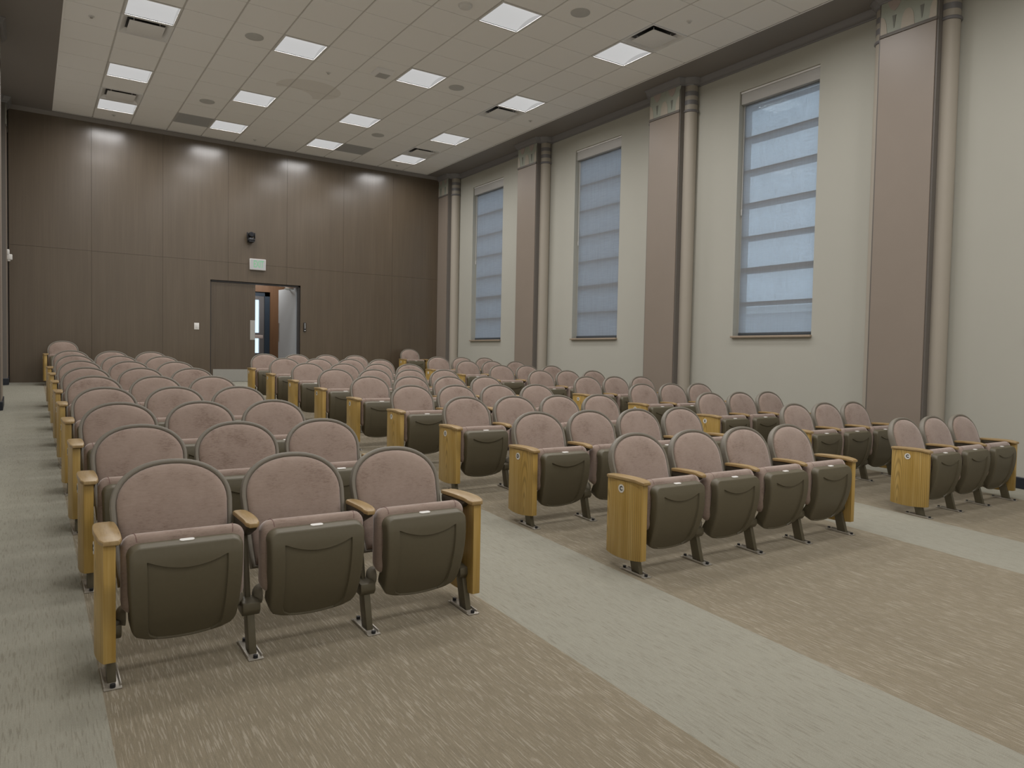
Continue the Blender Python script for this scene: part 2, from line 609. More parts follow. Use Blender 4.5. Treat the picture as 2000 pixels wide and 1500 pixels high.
# back wall: veneer panels with open joints on a dark backing
mb = MB()
XB0, XB1 = XLP + 0.02, XP
seams = [XB0, 0.975, 2.155, 3.345, 4.515, 5.740, 6.900, XB1]
ZSEAM = 1.765 + CAMZ
G = 0.0016
for a, b in zip(seams, seams[1:]):
    mb.box(a + G, b - G, YW, YW + 0.03, ZSEAM + G, ZC, 'walnut')
    lo = 0.3
    # lower panel, cut around the doorway
    segs = []
    if b <= DOOR0 or a >= DOOR1:
        segs = [(a, b, lo, ZSEAM)]
    else:
        if a < DOOR0:
            segs.append((a, DOOR0, lo, ZSEAM))
        if b > DOOR1:
            segs.append((DOOR1, b, lo, ZSEAM))
        segs.append((max(a, DOOR0), min(b, DOOR1), DOORZ, ZSEAM))
    for (p, q, r, s) in segs:
        p2 = p + (G if abs(p - a) < 1e-6 else 0)
        q2 = q - (G if abs(q - b) < 1e-6 else 0)
        mb.box(p2, q2, YW, YW + 0.03, r, s - G, 'walnut')
for (a, b, r, s) in [(XB0 - 0.3, DOOR0, 0.3, ZC), (DOOR1, XB1 + 0.3, 0.3, ZC), (DOOR0, DOOR1, DOORZ, ZC)]:
    mb.box(a, b, YW + 0.012, YW + 0.14, r, s, 'seam')
struct('wall_back', mb, smooth=0)

# ------------------------------------------------------------------ ceiling: lay-in tiles, grid, soffits
LIGHTS = [('A', 0, r) for r in (0, -3, -7)] + [('B', 3, r) for r in (0, -3, -7)] + \
         [('C', 6, r) for r in (0, -3, -7, -11)] + [('D', 9, r) for r in (0, -3, -7, -11)]
LIGHTS_UNSEEN = [('A', 0, -11), ('B', 3, -11)] + [(k, c, r) for k, c in (('A', 0), ('B', 3), ('C', 6), ('D', 9)) for r in (-15, -19, -23, -27)]
VENTS = [(0, -6), (0, -1), (9, -12), (9, -6), (9, -1)]
GRILLES = [(2, 0), (7, 0)]
hole = {(c, r) for _, c, r in LIGHTS + LIGHTS_UNSEEN} | set(VENTS) | set(GRILLES)
XT0, XT1 = CX0 - T, CX0 + 11 * T
YT1 = CY0 + 2.02 * T
tiles, bars = MB(), MB()
for c in range(-1, 11):
    for r in range(-30, 2):
        if (c, r) in hole:
            continue
        x0, x1 = CX0 + c * T, CX0 + (c + 1) * T
        y0, y1 = CY0 + r * T, CY0 + (r + 1) * T
        if r == 1:
            y1 = YT1
        e, b, d = 0.011, 0.015, 0.009
        z = ZC
        f, g = 0.006, 0.009
        q0 = [(x0 + e, y0 + f, z + d), (x1 - e, y0 + f, z + d), (x1 - e, y1 - f, z + d), (x0 + e, y1 - f, z + d)]
        q1 = [(a, c2, z + 0.003) for a, c2, _ in q0]
        q2 = [(x0 + b, y0 + g, z), (x1 - b, y0 + g, z), (x1 - b, y1 - g, z), (x0 + b, y1 - g, z)]
        st = c in (3, 4, 5) and r in (-5, -4, -3)
        tiles.loops([q0, q1, q2], 'tilestain' if st else 'tile', cap0=False)
for c in range(-1, 12):
    tiles.box(CX0 + c * T - 0.013, CX0 + c * T + 0.013, YF - 0.1, YT1, ZC + 0.009, ZC + 0.03, 'tbar')
for r in range(-29, 3):
    tiles.box(XT0, XT1, CY0 + r * T - 0.013, CY0 + r * T + 0.013, ZC + 0.0091, ZC + 0.0299, 'tbar')
# light backing above troffers is their own housing
cl = struct('ceiling', tiles, smooth=0)

# soffits (flat brown borders) and the back strip
mb = MB()
mb.box(XT1, XW + 0.05, YF, YW, ZC - 0.004, ZC + 0.06)
struct('trim_1', mb, 'soffit', smooth=0)
mb = MB()
mb.box(XLW - 0.05, XT0, YF, YW, ZC - 0.004, ZC + 0.06)
struct('trim_2', mb, 'soffit', smooth=0)
mb = MB()
mb.box(XT0, XT1, YT1, YW, ZC - 0.004, ZC + 0.06)
struct('trim_3', mb, 'soffit', smooth=0)
# metal angle at the tile border
mb = MB()
mb.box(XT0 - 0.004, XT0 + 0.016, YF, YT1, ZC - 0.007, ZC - 0.0045)
mb.box(XT1 - 0.016, XT1 + 0.004, YF, YT1, ZC - 0.007, ZC - 0.0045)
mb.box(XT0 + 0.016, XT1 - 0.016, YT1 - 0.016, YT1 + 0.004, ZC - 0.007, ZC - 0.0045)
struct('trim_4', mb, 'tile', smooth=0)


def sweep_profile(path, prof, side):
    """path: list of (x, y); prof: list of (offset into the room, z). side=+1: room at -x"""
    rings = []
    n = len(path)
    for i, (x, y) in enumerate(path):
        # miter normal
        def nrm(a, b):
            d = Vector((b[0] - a[0], b[1] - a[1])).normalized()
            return Vector((-d.y, d.x)) * side
        if i == 0:
            m = nrm(path[0], path[1])
            k = 1.0
        elif i == n - 1:
            m = nrm(path[-2], path[-1])
            k = 1.0
        else:
            n1, n2 = nrm(path[i - 1], path[i]), nrm(path[i], path[i + 1])
            m = (n1 + n2).normalized()
            k = 1.0 / max(0.3, m.dot(n1))
        rings.append([(x + m.x * o * k, y + m.y * o * k, z) for o, z in prof])
    return rings


def wall_path(xw, xp, w):
    """wall line with a jog round every pilaster"""
    pts = [(xw, YF + 0.01)]
    sg = 1 if xw > xp else -1
    q = FW + COFF
    half = [(xw, q + RC), (xp + sg * (CDEP - 0.05), q + RC * 0.85), (xp + sg * (CDEP - 0.095), q + RC * 0.35), (xp + sg * 0.085, q - 0.02), (xp, FW + 0.004)]
    for yc in sorted(PIL_Y):
        pts += [(x, yc - d) for x, d in half] + [(x, yc + d) for x, d in reversed(half)]
    ye = 14.925 + FW
    pts += [(x, ye - d) for x, d in half] + [(xp, YW)]
    return pts


crown_prof = [(0.0, ZC - 0.104), (0.012, ZC - 0.104), (0.016, ZC - 0.088), (0.030, ZC - 0.080), (0.048, ZC - 0.060),
              (0.056, ZC - 0.034), (0.070, ZC - 0.020), (0.074, ZC - 0.012), (0.074, ZC - 0.004), (0.0, ZC - 0.004)]
for nm, xw, xp, sd in (('trim_5', XW, XP, 1), ('trim_6', XLW, XLP, -1)):
    mb = MB()
    mb.loops(sweep_profile(wall_path(xw, xp, 0.615), crown_prof, sd), None)
    struct(nm, mb, 'crown', smooth=40)
mb = MB()
mb.loops([[(x, YW - o, z) for o, z in [(0.0, ZC - 0.07), (0.012, ZC - 0.07), (0.02, ZC - 0.05), (0.04, ZC - 0.03), (0.05, ZC - 0.004), (0.0, ZC - 0.004)]] for x in (XLP, XP)])
struct('trim_7', mb, 'soffit', smooth=40)

# baseboards (black), following the sloped floor
base_prof = [(0.0, 0.004), (0.014, 0.004), (0.014, 0.11), (0.010, 0.117), (0.0, 0.117)]
for nm, xw, xp, sd in (('baseboard_right', XW, XP, 1), ('baseboard_left', XLW, XLP, -1)):
    mb = MB()
    rings = sweep_profile(wall_path(xw, xp, 0.62), base_prof, sd)
    rings = [[(x, y, z + fl(y)) for x, y, z in r] for r in rings]
    mb.loops(rings)
    struct(nm, mb, 'blackbase', smooth=0)

# ------------------------------------------------------------------ pilasters
ZB = ZC - 0.47       # height of the collar bead
ZCT = ZC - 0.104     # top of capital


def lotus(mb, y0, y1, zb, zt, x, sd):
    """painted relief: two sage lotus plants, pink blooms and cream arches, on a face at x"""
    H = zt - zb
    Wd = y1 - y0

    def P(u, v, lift):
        # u runs towards the camera (decreasing y)
        return (x - sd * lift, y1 - u * Wd, zb + v * H)

    def poly(pts, lift, m):
        mb.prism([P(u, v, 0.0) for u, v in pts], (-sd * lift, 0, 0), m)

    mb.box(x, x + sd * 0.03, y0, y1, zb, zt, 'lotusgreen')
    for k in (0, 1, 2):
        cx = k * 0.5
        arch = []
        hw = 0.125
        for i in range(13):
            t = i / 12
            u = cx - hw + 2 * hw * t
            s = abs(2 * t - 1)
            v = 0.58 * (1 - s ** 2.6) ** 0.55 if s < 1 else 0.0
            arch.append((min(max(u, 0.0), 1.0), v))
        pts = [(max(0.0, cx - hw), 0.0)] + arch + [(min(1.0, cx + hw), 0.0)]
        out = []
        for p in pts:
            if not out or (abs(out[-1][0] - p[0]) + abs(out[-1][1] - p[1])) > 1e-4:
                out.append(p)
        poly(out, 0.004, 'lotusbeige')
    for k in (0, 1):
        cx = 0.25 + 0.5 * k
        poly([(cx - 0.035, 0.52), (cx + 0.035, 0.52), (cx + 0.012, 0.22), (cx, 0.12), (cx - 0.012, 0.22)], 0.004, 'lotusdark')
        bloom = [(cx - 0.13, 1.0), (cx - 0.10, 0.84), (cx - 0.05, 0.72), (cx, 0.66), (cx + 0.05, 0.72), (cx + 0.10, 0.84), (cx + 0.13, 1.0)]
        poly(bloom, 0.004, 'lotuspink')
        poly([(cx + 0.20, 1.0), (cx + 0.22, 0.86), (cx + 0.25, 0.80), (cx + 0.28, 0.86), (cx + 0.30, 1.0)], 0.003, 'lotusgreen')


def half_col_rings(xc, yc, r, zs, n=28):
    return [[(xc + r * math.cos(2 * math.pi * i / n), yc + r * math.sin(2 * math.pi * i / n), z) for i in range(n)] for z in zs]


def clip_x(rings, xw, sd):
    return [[((min(x, xw - 0.001) if sd > 0 else max(x, xw + 0.001)), y, z) for x, y, z in r] for r in rings]


def pilaster(yc, side, label, corner=False):
    xp, xw, sd = (XP, XW, 1) if side > 0 else (XLP, XLW, -1)
    z0 = fl(yc) - 0.05
    t = empty('pilaster', (xp, yc, fl(yc)), label, 'pilaster', 'taupe pilasters with lotus capitals')

    def part(name, mb, mat=None, **kw):
        me = mb.mesh(name, mat, **kw)
        me.transform(Matrix.Translation((-xp, -yc, -fl(yc))))
        return put(name, me, t)
    if corner:
        ya, yb = 14.925, YW - 0.004
        cols = [ya - COFF]
    else:
        ya, yb = yc - FW, yc + FW
        cols = [ya - COFF, yb + COFF]
    mb = MB()
    mb.box(xp, xw - sd * 0.001, ya, yb, z0, ZB - 0.012)
    part('face_panel', mb, 'taupe', smooth=0)
    mb = MB()
    for yy, s in ((ya, -1), (yb, 1)):
        if corner and s > 0:
            continue
        mb.box(xp + sd * 0.012, xw - sd * 0.001, yy, yy + s * 0.02, z0, ZCT)
    part('reveal', mb, 'taupe_dark', smooth=0)
    mb = MB()
    lotus(mb, ya, yb, ZB + 0.012, ZCT, xp, sd)
    part('lotus_capital', mb, smooth=0)
    mb = MB()
    for zc, rr in ((ZB - 0.004, 0.013), (ZB + 0.014, 0.007)):
        mb.box(xp - sd * rr, xp + sd * 0.03, ya - 0.01, yb + (0.0 if corner else 0.01), zc - rr, zc + rr)
    part('collar', mb, 'taupe_dark', bevel=0.004)
    xc = xp + sd * CDEP
    for yy in cols:
        mb = MB()
        mb.loops(clip_x(half_col_rings(xc, yy, RC, [z0, ZB - 0.01]), xw, sd))
        cshaft = part('side_column', mb, 'cream_col', smooth=40)
        mb = MB()
        zs = [ZB - 0.01 + (ZCT - ZB + 0.01) * q for q in (0, 0.10, 0.27, 0.44, 0.61, 0.78, 1.0)]
        for k in range(6):
            m = 'capbeige' if k % 2 == 1 or k == 5 else 'band'
            if k == 0:
                m = 'capbeige'
            m = ['capbeige', 'capbeige', 'band', 'capbeige', 'band', 'capbeige'][k]
            mb.loops(clip_x(half_col_rings(xc, yy, RC + (0.003 if m == 'band' else 0.0), [zs[k], zs[k + 1]]), xw, sd), m)
        # ring bead
        for i in range(1):
            rb = []
            for a in range(9):
                th = -math.pi / 2 + math.pi * a / 8
                rb += half_col_rings(xc, yy, RC - 0.004 + 0.022 * math.cos(th), [ZB + 0.0 + 0.020 * math.sin(th)])
            mb.loops(clip_x(rb, xw, sd), 'band')
        cap = put('banded_capital', mb.mesh('banded_capital', None, smooth=40), cshaft)
        cap.data.transform(Matrix.Translation((-xp, -yc, -fl(yc))))
    return t


pil_lab = ['taupe pilaster between the first and second windows from the back wall',
           'taupe pilaster between the second and third windows from the back wall',
           'tall taupe pilaster nearest the camera, right of the largest window']
for yc, lb in zip(PIL_Y[:3], pil_lab):
    pilaster(yc, 1, lb)
pilaster(15.15, 1, 'half pilaster in the right corner against the dark wood wall', True)
pilaster(PIL_Y[3], 1, 'taupe pilaster on the right wall outside the frame, beside the camera')
pilaster(PIL_Y[0], -1, 'taupe pilaster at the very left edge, black base on carpet')
pilaster(PIL_Y[1], -1, 'taupe pilaster on the left wall outside the frame, beside the fifth row')
pilaster(PIL_Y[2], -1, 'taupe pilaster on the left wall outside the frame, beside the second row')
pilaster(PIL_Y[3], -1, 'taupe pilaster on the left wall outside the frame, beside the camera')
pilaster(15.15, -1, 'half pilaster in the left corner against the dark wood wall', True)

# ------------------------------------------------------------------ windows + roller shades
SH_LAB = ['roller shade on the narrowest window, nearest the back wall', 'roller shade on the middle of the three windows', 'roller shade on the largest window, nearest the camera', None]
for k, (ya, yb) in enumerate(WIN_Y):
    wn = empty('window_%d' % (k + 1), (XW, (ya + yb) / 2, ZSILL), kind='structure')

    def wpart(name, mb, mat=None, parent=wn, **kw):
        me = mb.mesh(name, mat, **kw)
        me.transform(Matrix.Translation((-XW, -(ya + yb) / 2, -ZSILL)))
        return put(name, me, parent)
    d0, d1 = XW + 0.125, XW + 0.20
    fw = 0.035
    mb = MB()
    mb.box(d0, d1, ya, ya + fw, ZSILL, ZHEAD)
    mb.box(d0, d1, yb - fw, yb, ZSILL, ZHEAD)
    mb.box(d0, d1, ya, yb, ZSILL, ZSILL + fw)
    mb.box(d0, d1, ya, yb, ZHEAD - fw, ZHEAD)
    fr = wpart('window_frame', mb, 'frame', smooth=0)
    mb = MB()
    for q in range(1, 8):
        z = ZSILL + q * 0.4615
        th = 0.034 if q == 2 else 0.013
        mb.box(d0 - 0.02, d0 + 0.028, ya + fw, yb - fw, z - th, z + th)
        mb.box(d1 + 0.07, d1 + 0.11, ya, yb, z - 0.03, z + 0.03)
    wpart('muntin_bars', mb, 'frame', smooth=0)
    mb = MB()
    mb.box(d0 + 0.03, d0 + 0.036, ya + fw, yb - fw, ZSILL + fw, ZHEAD - fw)
    wpart('window_pane', mb, 'glass', smooth=0)
    mb = MB()   # painted jamb strip, the side channel the shade runs in
    mb.box(XW + 0.112, XW + 0.124, yb - 0.030, yb, ZSILL, ZHEAD)
    mb.box(XW + 0.112, XW + 0.124, ya, ya + 0.030, ZSILL, ZHEAD)
    wpart('jamb_channel', mb, 'jamb', smooth=0)
    mb = MB()
    mb.box(XW - 0.045, XW + 0.124, ya - 0.01, yb + 0.012, ZSILL - 0.03, ZSILL)
    wpart('window_sill', mb, 'sill', bevel=0.006)
    if SH_LAB[k] is None:
        lb = None
    # shade
    sh = empty('roller_shade', (XW + 0.07, (ya + yb) / 2, ZHEAD - 0.17), SH_LAB[k] or 'roller shade on the window outside the frame, beside the camera', 'window shade', 'roller shades')

    def spart(name, mb, mat, **kw):
        me = mb.mesh(name, mat, **kw)
        me.transform(Matrix.Translation((-(XW + 0.07), -(ya + yb) / 2, -(ZHEAD - 0.17))))
        return put(name, me, sh)
    mb = MB()
    mb.box(XW + 0.030, XW + 0.112, ya + 0.004, yb - 0.004, ZHEAD - 0.175, ZHEAD - 0.027)
    spart('cassette', mb, 'cassette', bevel=0.006)
    mb = MB()
    mb.box(XW + 0.022, XW + 0.114, ya + 0.004, yb - 0.004, ZHEAD - 0.026, ZHEAD - 0.002)  # white strip stands in for the highlight on the cassette's top edge
    spart('cassette_highlight', mb, 'white', smooth=0)
    mb = MB()
    zz = [ZHEAD - 0.17, ZSILL + 0.045]
    mb.box(XW + 0.100, XW + 0.1008, ya + 0.016, yb - 0.022, zz[1], zz[0])
    spart('shade_fabric', mb, 'shade', smooth=0)
    mb = MB()
    mb.box(XW + 0.091, XW + 0.109, ya + 0.014, yb - 0.020, ZSILL + 0.006, ZSILL + 0.046)
    spart('hem_bar', mb, 'hem', bevel=0.004)
    mb = MB()
    for dy in (0.0, 0.012):
        mb.cyl((XW + 0.082, yb - 0.028 + dy * 0.6, ZSILL + 1.75), 0.0022, ZHEAD - 0.18 - ZSILL - 1.75, 'z', 8)
    mb.box(XW + 0.077, XW + 0.087, yb - 0.032, yb - 0.017, ZSILL + 1.70, ZSILL + 1.78)
    spart('pull_chain', mb, 'white', smooth=40)

# outside: neighbouring building and ground
bd = empty('neighbouring_building', (26, 8, -3), 'pale building standing outside, seen dimly through the window shades', 'building')
mb = MB()
mb.box(0, 6, -30, 40, -3, 6.4)
put('facade', mb.mesh('facade', 'facade', smooth=0), bd)
mb = MB()
for z in (1.2, 3.0, 4.8, 6.4):
    mb.box(-0.25, 0.0, -30, 40, z, z + 0.28)
put('floor_bands', mb.mesh('floor_bands', 'facadeband', smooth=0), bd)
mb = MB()
mb.box(XW + 0.4, 90, -60, 80, -6.4, -6.0)
struct('ground_outside', mb, 'ground', smooth=0)

# ------------------------------------------------------------------ doors, hall
mb = MB()
mb.box(DOOR0, DOOR0 + 0.02, YW + 0.03, YW + 0.14, 0.72, DOORZ)
mb.box(DOOR1 - 0.035, DOOR1, YW + 0.03, YW + 0.14, 0.72, DOORZ)
mb.box(DOOR0, DOOR1, YW + 0.03, YW + 0.14, DOORZ - 0.035, DOORZ)
struct('trim_8', mb, 'doorframe', smooth=0)
DFL = fl(YW)
d1 = empty('door_1', (DOOR0 + 0.04, YW + 0.06, DFL), kind='structure')
mb = MB()
mb.box(-0.018, 0.835, -0.02, 0.025, 0.008, DOORZ - DFL - 0.04)
put('door_leaf', mb.mesh('door_leaf', 'walnutdoor', smooth=0), d1)
mb = MB()
mb.box(0.02, 0.82, -0.023, -0.0205, 0.01, 0.255)
put('kick_plate', mb.mesh('kick_plate', 'steel', smooth=0), d1)
mb = MB()
mb.box(0.735, 0.833, -0.0235, -0.0205, 0.86, 1.26)
put('push_plate', mb.mesh('push_plate', 'steel', smooth=0), d1)
d2 = empty('door_2', (DOOR1 - 0.04, YW + 0.13, DFL), kind='structure')
ang = math.radians(-82)       # right leaf swung open into the hall
d2.rotation_euler.z = ang
M['steeldoor'] = plain('brushed_metal_door_skin', (0.50, 0.54, 0.58), 0.30, metal=0.3, noise=0.03)
mb = MB()
mb.box(-0.86, 0, -0.022, 0.022, 0.008, DOORZ - DFL - 0.04)
put('door_leaf', mb.mesh('door_leaf', 'steeldoor', smooth=0), d2)
mb = MB()
mb.box(-0.85, -0.80, -0.027, -0.0225, 0.86, 1.26)
put('push_plate', mb.mesh('push_plate', 'steel', smooth=0), d2)
cl_ = empty('door_closer', (DOOR1 - 0.25, YW + 0.13, DOORZ - 0.08), 'grey door closer arm at the top of the open doorway', 'door closer')
mb = MB()
mb.box(-0.02, 0.16, 0.03, 0.06, 0.0, 0.03)
put('closer_body', mb.mesh('closer_body', 'steel', bevel=0.006), cl_)
mb = MB()
mb.loops([[(-0.05, 0.03, 0.0), (-0.02, 0.03, 0.0), (-0.02, 0.03, 0.02), (-0.05, 0.03, 0.02)], [(0.12, 0.28, 0.0), (0.15, 0.28, 0.0), (0.15, 0.28, 0.02), (0.12, 0.28, 0.02)]])
put('closer_arm', mb.mesh('closer_arm', 'steel', smooth=0), cl_)

HZ = DFL
mb = MB()
mb.box(2.2, 8.2, YW + 0.121, 24, HZ - 0.2, HZ + 0.001)
struct('floor_hall', mb, 'hallfloor', smooth=0)
mb = MB()
mb.box(2.2, 7.2, YW + 0.14, 19.5, HZ + 2.6, HZ + 2.7)
struct('ceiling_hall', mb, 'hallwhite', smooth=0)
mb = MB()
HY = 17.5
mb.box(2.2, 4.13, HY, HY + 0.12, HZ, HZ + 2.6)
mb.box(4.757, 7.2, HY, HY + 0.12, HZ, HZ + 2.6)
mb.box(4.13, 4.757, HY, HY + 0.12, 1.39 + CAMZ, HZ + 2.6)
mb.box(4.757, 4.764, HY - 0.004, HY, HZ, HZ + 2.6, None)
struct('wall_hall', mb, 'cherry', smooth=0)
mb = MB()
mb.box(2.1, 2.2, YW + 0.14, 19.5, HZ, HZ + 2.7)
mb.box(7.2, 7.3, YW + 0.14, 19.5, HZ, HZ + 2.7)
struct('wall_hall_side', mb, 'mauve', smooth=0)
d3 = empty('door_3', (4.13, HY + 0.03, HZ), kind='structure')
mb = MB()
w3_, h3 = 0.627, 1.39 + CAMZ - HZ
mb.box(0, 0.06, 0, 0.06, 0, h3)
mb.box(w3_ - 0.115, w3_, 0, 0.06, 0, h3)
mb.box(0, w3_, 0, 0.06, h3 - 0.10, h3)
mb.box(0, w3_, 0, 0.06, 0, 0.2)
put('door_frame', mb.mesh('door_frame', 'bluetrim', smooth=0), d3)
mb = MB()
mb.box(0.06, w3_ - 0.115, 0.025, 0.033, 0.2, h3 - 0.10)
put('door_pane', mb.mesh('door_pane', 'glass', smooth=0), d3)
mb = MB()
mb.box(0.06, w3_ - 0.16, -0.03, -0.01, 0.93, 1.01)
put('push_bar', mb.mesh('push_bar', 'mauve', bevel=0.005), d3)
# vestibule behind the glass door: mauve wall with a bright slot window
mb = MB()
mb.box(2.2, 4.78, 19.5, 19.6, HZ, HZ + 2.7)
mb.box(5.035, 7.2, 19.5, 19.6, HZ, HZ + 2.7)
mb.box(4.78, 5.035, 19.5, 19.6, HZ, HZ + 0.585)
mb.box(4.78, 5.035, 19.5, 19.6, HZ + 1.05, HZ + 1.11)
mb.box(4.78, 5.035, 19.5, 19.6, HZ + 1.97, HZ + 2.7)
struct('wall_vestibule', mb, 'mauve', smooth=0)
hl = bpy.data.lights.new('added_hall_lamp', 'AREA')  # lamp and unseen fixture added to brighten the hall
hl.energy = 42
hl.size = 1.0
hl.color = (1.0, 0.96, 0.9)
hlf = empty('added_hall_light', (4.4, 16.6, HZ + 2.58), 'unseen light added to brighten the hall beyond the open door', 'light')
mb = MB()
mb.box(-0.3, 0.3, -0.3, 0.3, -0.002, 0.02)
put('added_hall_diffuser', mb.mesh('added_hall_diffuser', 'diffuser', smooth=0), hlf)
ho = bpy.data.objects.new('added_hall_lamp', hl)
COL.objects.link(ho)
ho.parent = hlf
ho.location = (0, 0, -0.01)
hl2 = bpy.data.lights.new('added_vestibule_lamp', 'AREA')  # second added lamp, lifts the dark space behind the glass door
hl2.energy = 16
hl2.size = 0.6
vl = empty('added_vestibule_light', (4.6, 18.6, HZ + 2.58), 'unseen light added behind the black framed glass door', 'light')
put('added_vestibule_diffuser', mb.mesh('added_vestibule_diffuser', 'diffuser', smooth=0), vl)
h2 = bpy.data.objects.new('added_vestibule_lamp', hl2)
COL.objects.link(h2)
h2.parent = vl
h2.location = (0, 0, -0.01)

# ------------------------------------------------------------------ things on the back wall
ex = empty('exit_sign', (3.915, YW, 1.765 + CAMZ), 'white exit sign with green letters above the double door', 'sign')
mb = MB()
mb.box(-0.159, 0.159, -0.05, 0.0, -0.112, 0.112)
put('sign_housing', mb.mesh('sign_housing', 'white', bevel=0.008), ex)
mb = MB()
mb.box(-0.148, 0.148, -0.053, -0.05, -0.101, 0.101)
put('sign_face', mb.mesh('sign_face', 'exitface', smooth=0), ex)
tm = text_mesh('EXIT', 0.20, 0.002, 0.004)
tm.transform(Matrix.Scale(0.50, 4, (1, 0, 0)))
tm.transform(Matrix.Rotation(math.pi / 2, 4, 'X'))
tm.materials.append(M['greenletter'])
put('exit_lettering', tm, ex, (0.012, -0.055, 0.0))

pc = empty('wall_camera', (3.765, YW, 2.30 + CAMZ), 'black pan and tilt camera mounted on the wood wall above the exit sign', 'camera')
mb = MB()
mb.box(-0.05, 0.05, -0.02, 0.0, -0.09, 0.03)
mb.box(-0.05, 0.05, -0.16, 0.0, -0.105, -0.085)
put('wall_bracket', mb.mesh('wall_bracket', 'black', bevel=0.004), pc)
mb = MB()
mb.loops(half_col_rings(0, -0.09, 0.07, [-0.085]) + half_col_rings(0, -0.09, 0.078, [-0.07]) + half_col_rings(0, -0.09, 0.07, [-0.03]) + half_col_rings(0, -0.09, 0.055, [-0.015]))
put('camera_base', mb.mesh('camera_base', 'black', smooth=40), pc)
mb = MB()
for s in (-1, 1):
    mb.box(s * 0.062, s * 0.078, -0.125, -0.055, -0.03, 0.09)
put('yoke', mb.mesh('yoke', 'black', bevel=0.006), pc)
mb = MB()
mb.loops([[(0.056 * math.cos(a) * q, -0.09 + dy, 0.045 + 0.056 * math.sin(a) * q) for a in [2 * math.pi * i / 20 for i in range(20)]] for dy, q in ((0.05, 0.7), (0.03, 1.0), (-0.045, 1.0), (-0.06, 0.8))])
hd = put('camera_head', mb.mesh('camera_head', 'black', smooth=40), pc)
mb = MB()
mb.cyl((0, -0.163, 0.045), 0.03, 0.014, 'y', 20)
put('camera_lens', mb.mesh('camera_lens', 'lens', smooth=40), hd)

sw = empty('light_switch', (2.761, YW, 0.468 + CAMZ), 'white light switch plate on the wood wall left of the double door', 'switch')
mb = MB()
mb.box(-0.045, 0.045, -0.007, 0.0, -0.065, 0.065)
put('cover_plate', mb.mesh('cover_plate', 'tag', bevel=0.003), sw)
mb = MB()
mb.box(-0.017, 0.017, -0.011, -0.006, -0.035, 0.035)
put('rocker', mb.mesh('rocker', 'white', bevel=0.002), sw)
kp = empty('card_reader', (4.90, YW, 0.53 + CAMZ), 'black door keypad with white keys, right of the open doorway', 'keypad')
mb = MB()
mb.box(-0.024, 0.024, -0.03, 0.0, -0.095, 0.095)
put('reader_body', mb.mesh('reader_body', 'black', bevel=0.005), kp)
mb = MB()
for k in range(5):
    mb.box(-0.008, 0.008, -0.033, -0.03, 0.066 - k * 0.024, 0.078 - k * 0.024)
mb.box(-0.015, 0.015, -0.033, -0.03, -0.078, -0.066)
put('reader_keys', mb.mesh('reader_keys', 'tag', smooth=0), kp)
wd = empty('wall_sensor', (XLP, 15.02, 1.535 + CAMZ), 'small white wall device on the corner pilaster at the left edge', 'wall device')
mb = MB()
mb.box(-0.02, 0.035, -0.05, 0.05, 0.005, 0.10)
put('sensor_body', mb.mesh('sensor_body', 'tag', bevel=0.015), wd)
mb = MB()
mb.box(-0.01, 0.075, -0.04, 0.04, -0.075, 0.02)
mb.cyl((0.02, 0.0, -0.10), 0.03, 0.03, 'z', 16)
put('sensor_head', mb.mesh('sensor_head', 'tag', bevel=0.012), wd)

# ------------------------------------------------------------------ ceiling fixtures
def troffer_meshes():
    h = T / 2 - 0.006
    e = h - 0.022
    mb = MB()
    for (x0, x1, y0, y1) in ((-h, -e, -h, h), (e, h, -h, h), (-e, e, -h, -e), (-e, e, e, h)):
        mb.box(x0, x1, y0, y1, -0.004, 0.012)
    mb.box(-e, e, -e, e, 0.10, 0.11)
    for (x0, x1, y0, y1) in ((-e - 0.004, -e, -e, e), (e, e + 0.004, -e, e), (-e, e, -e - 0.004, -e), (-e, e, e, e + 0.004)):
        mb.box(x0, x1, y0, y1, 0.0, 0.10)
    frame = mb.mesh('troffer_frame', 'white', smooth=0)
    mb = MB()
    n = 14
    k = e - 0.004
    r0 = [(-k, -k + 2 * k * i / n, 0.006 + 0.05 * (1 - (2 * i / n - 1) ** 2)) for i in range(n + 1)]
    r1 = [(k - 0.0, y, z) for _, y, z in r0]
    vs = r0 + r1
    fs = [(i, i + 1, n + 2 + i, n + 1 + i) for i in range(n)]
    mb.add(vs, fs)
    diff = mb.mesh('diffuser', 'diffuser', smooth=40)
    end = []
    for x in (-k - 0.001, k + 0.001):
        mb = MB()
        pts = [(x, y, z) for _, y, z in r0]
        mb.add(pts + [(x, -k, 0.002), (x, k, 0.002)], [tuple(range(n + 1)) + (n + 2, n + 1)])
        end.append(mb.mesh('end_cap', 'end_cap_glow', smooth=0))
    return frame, diff, end


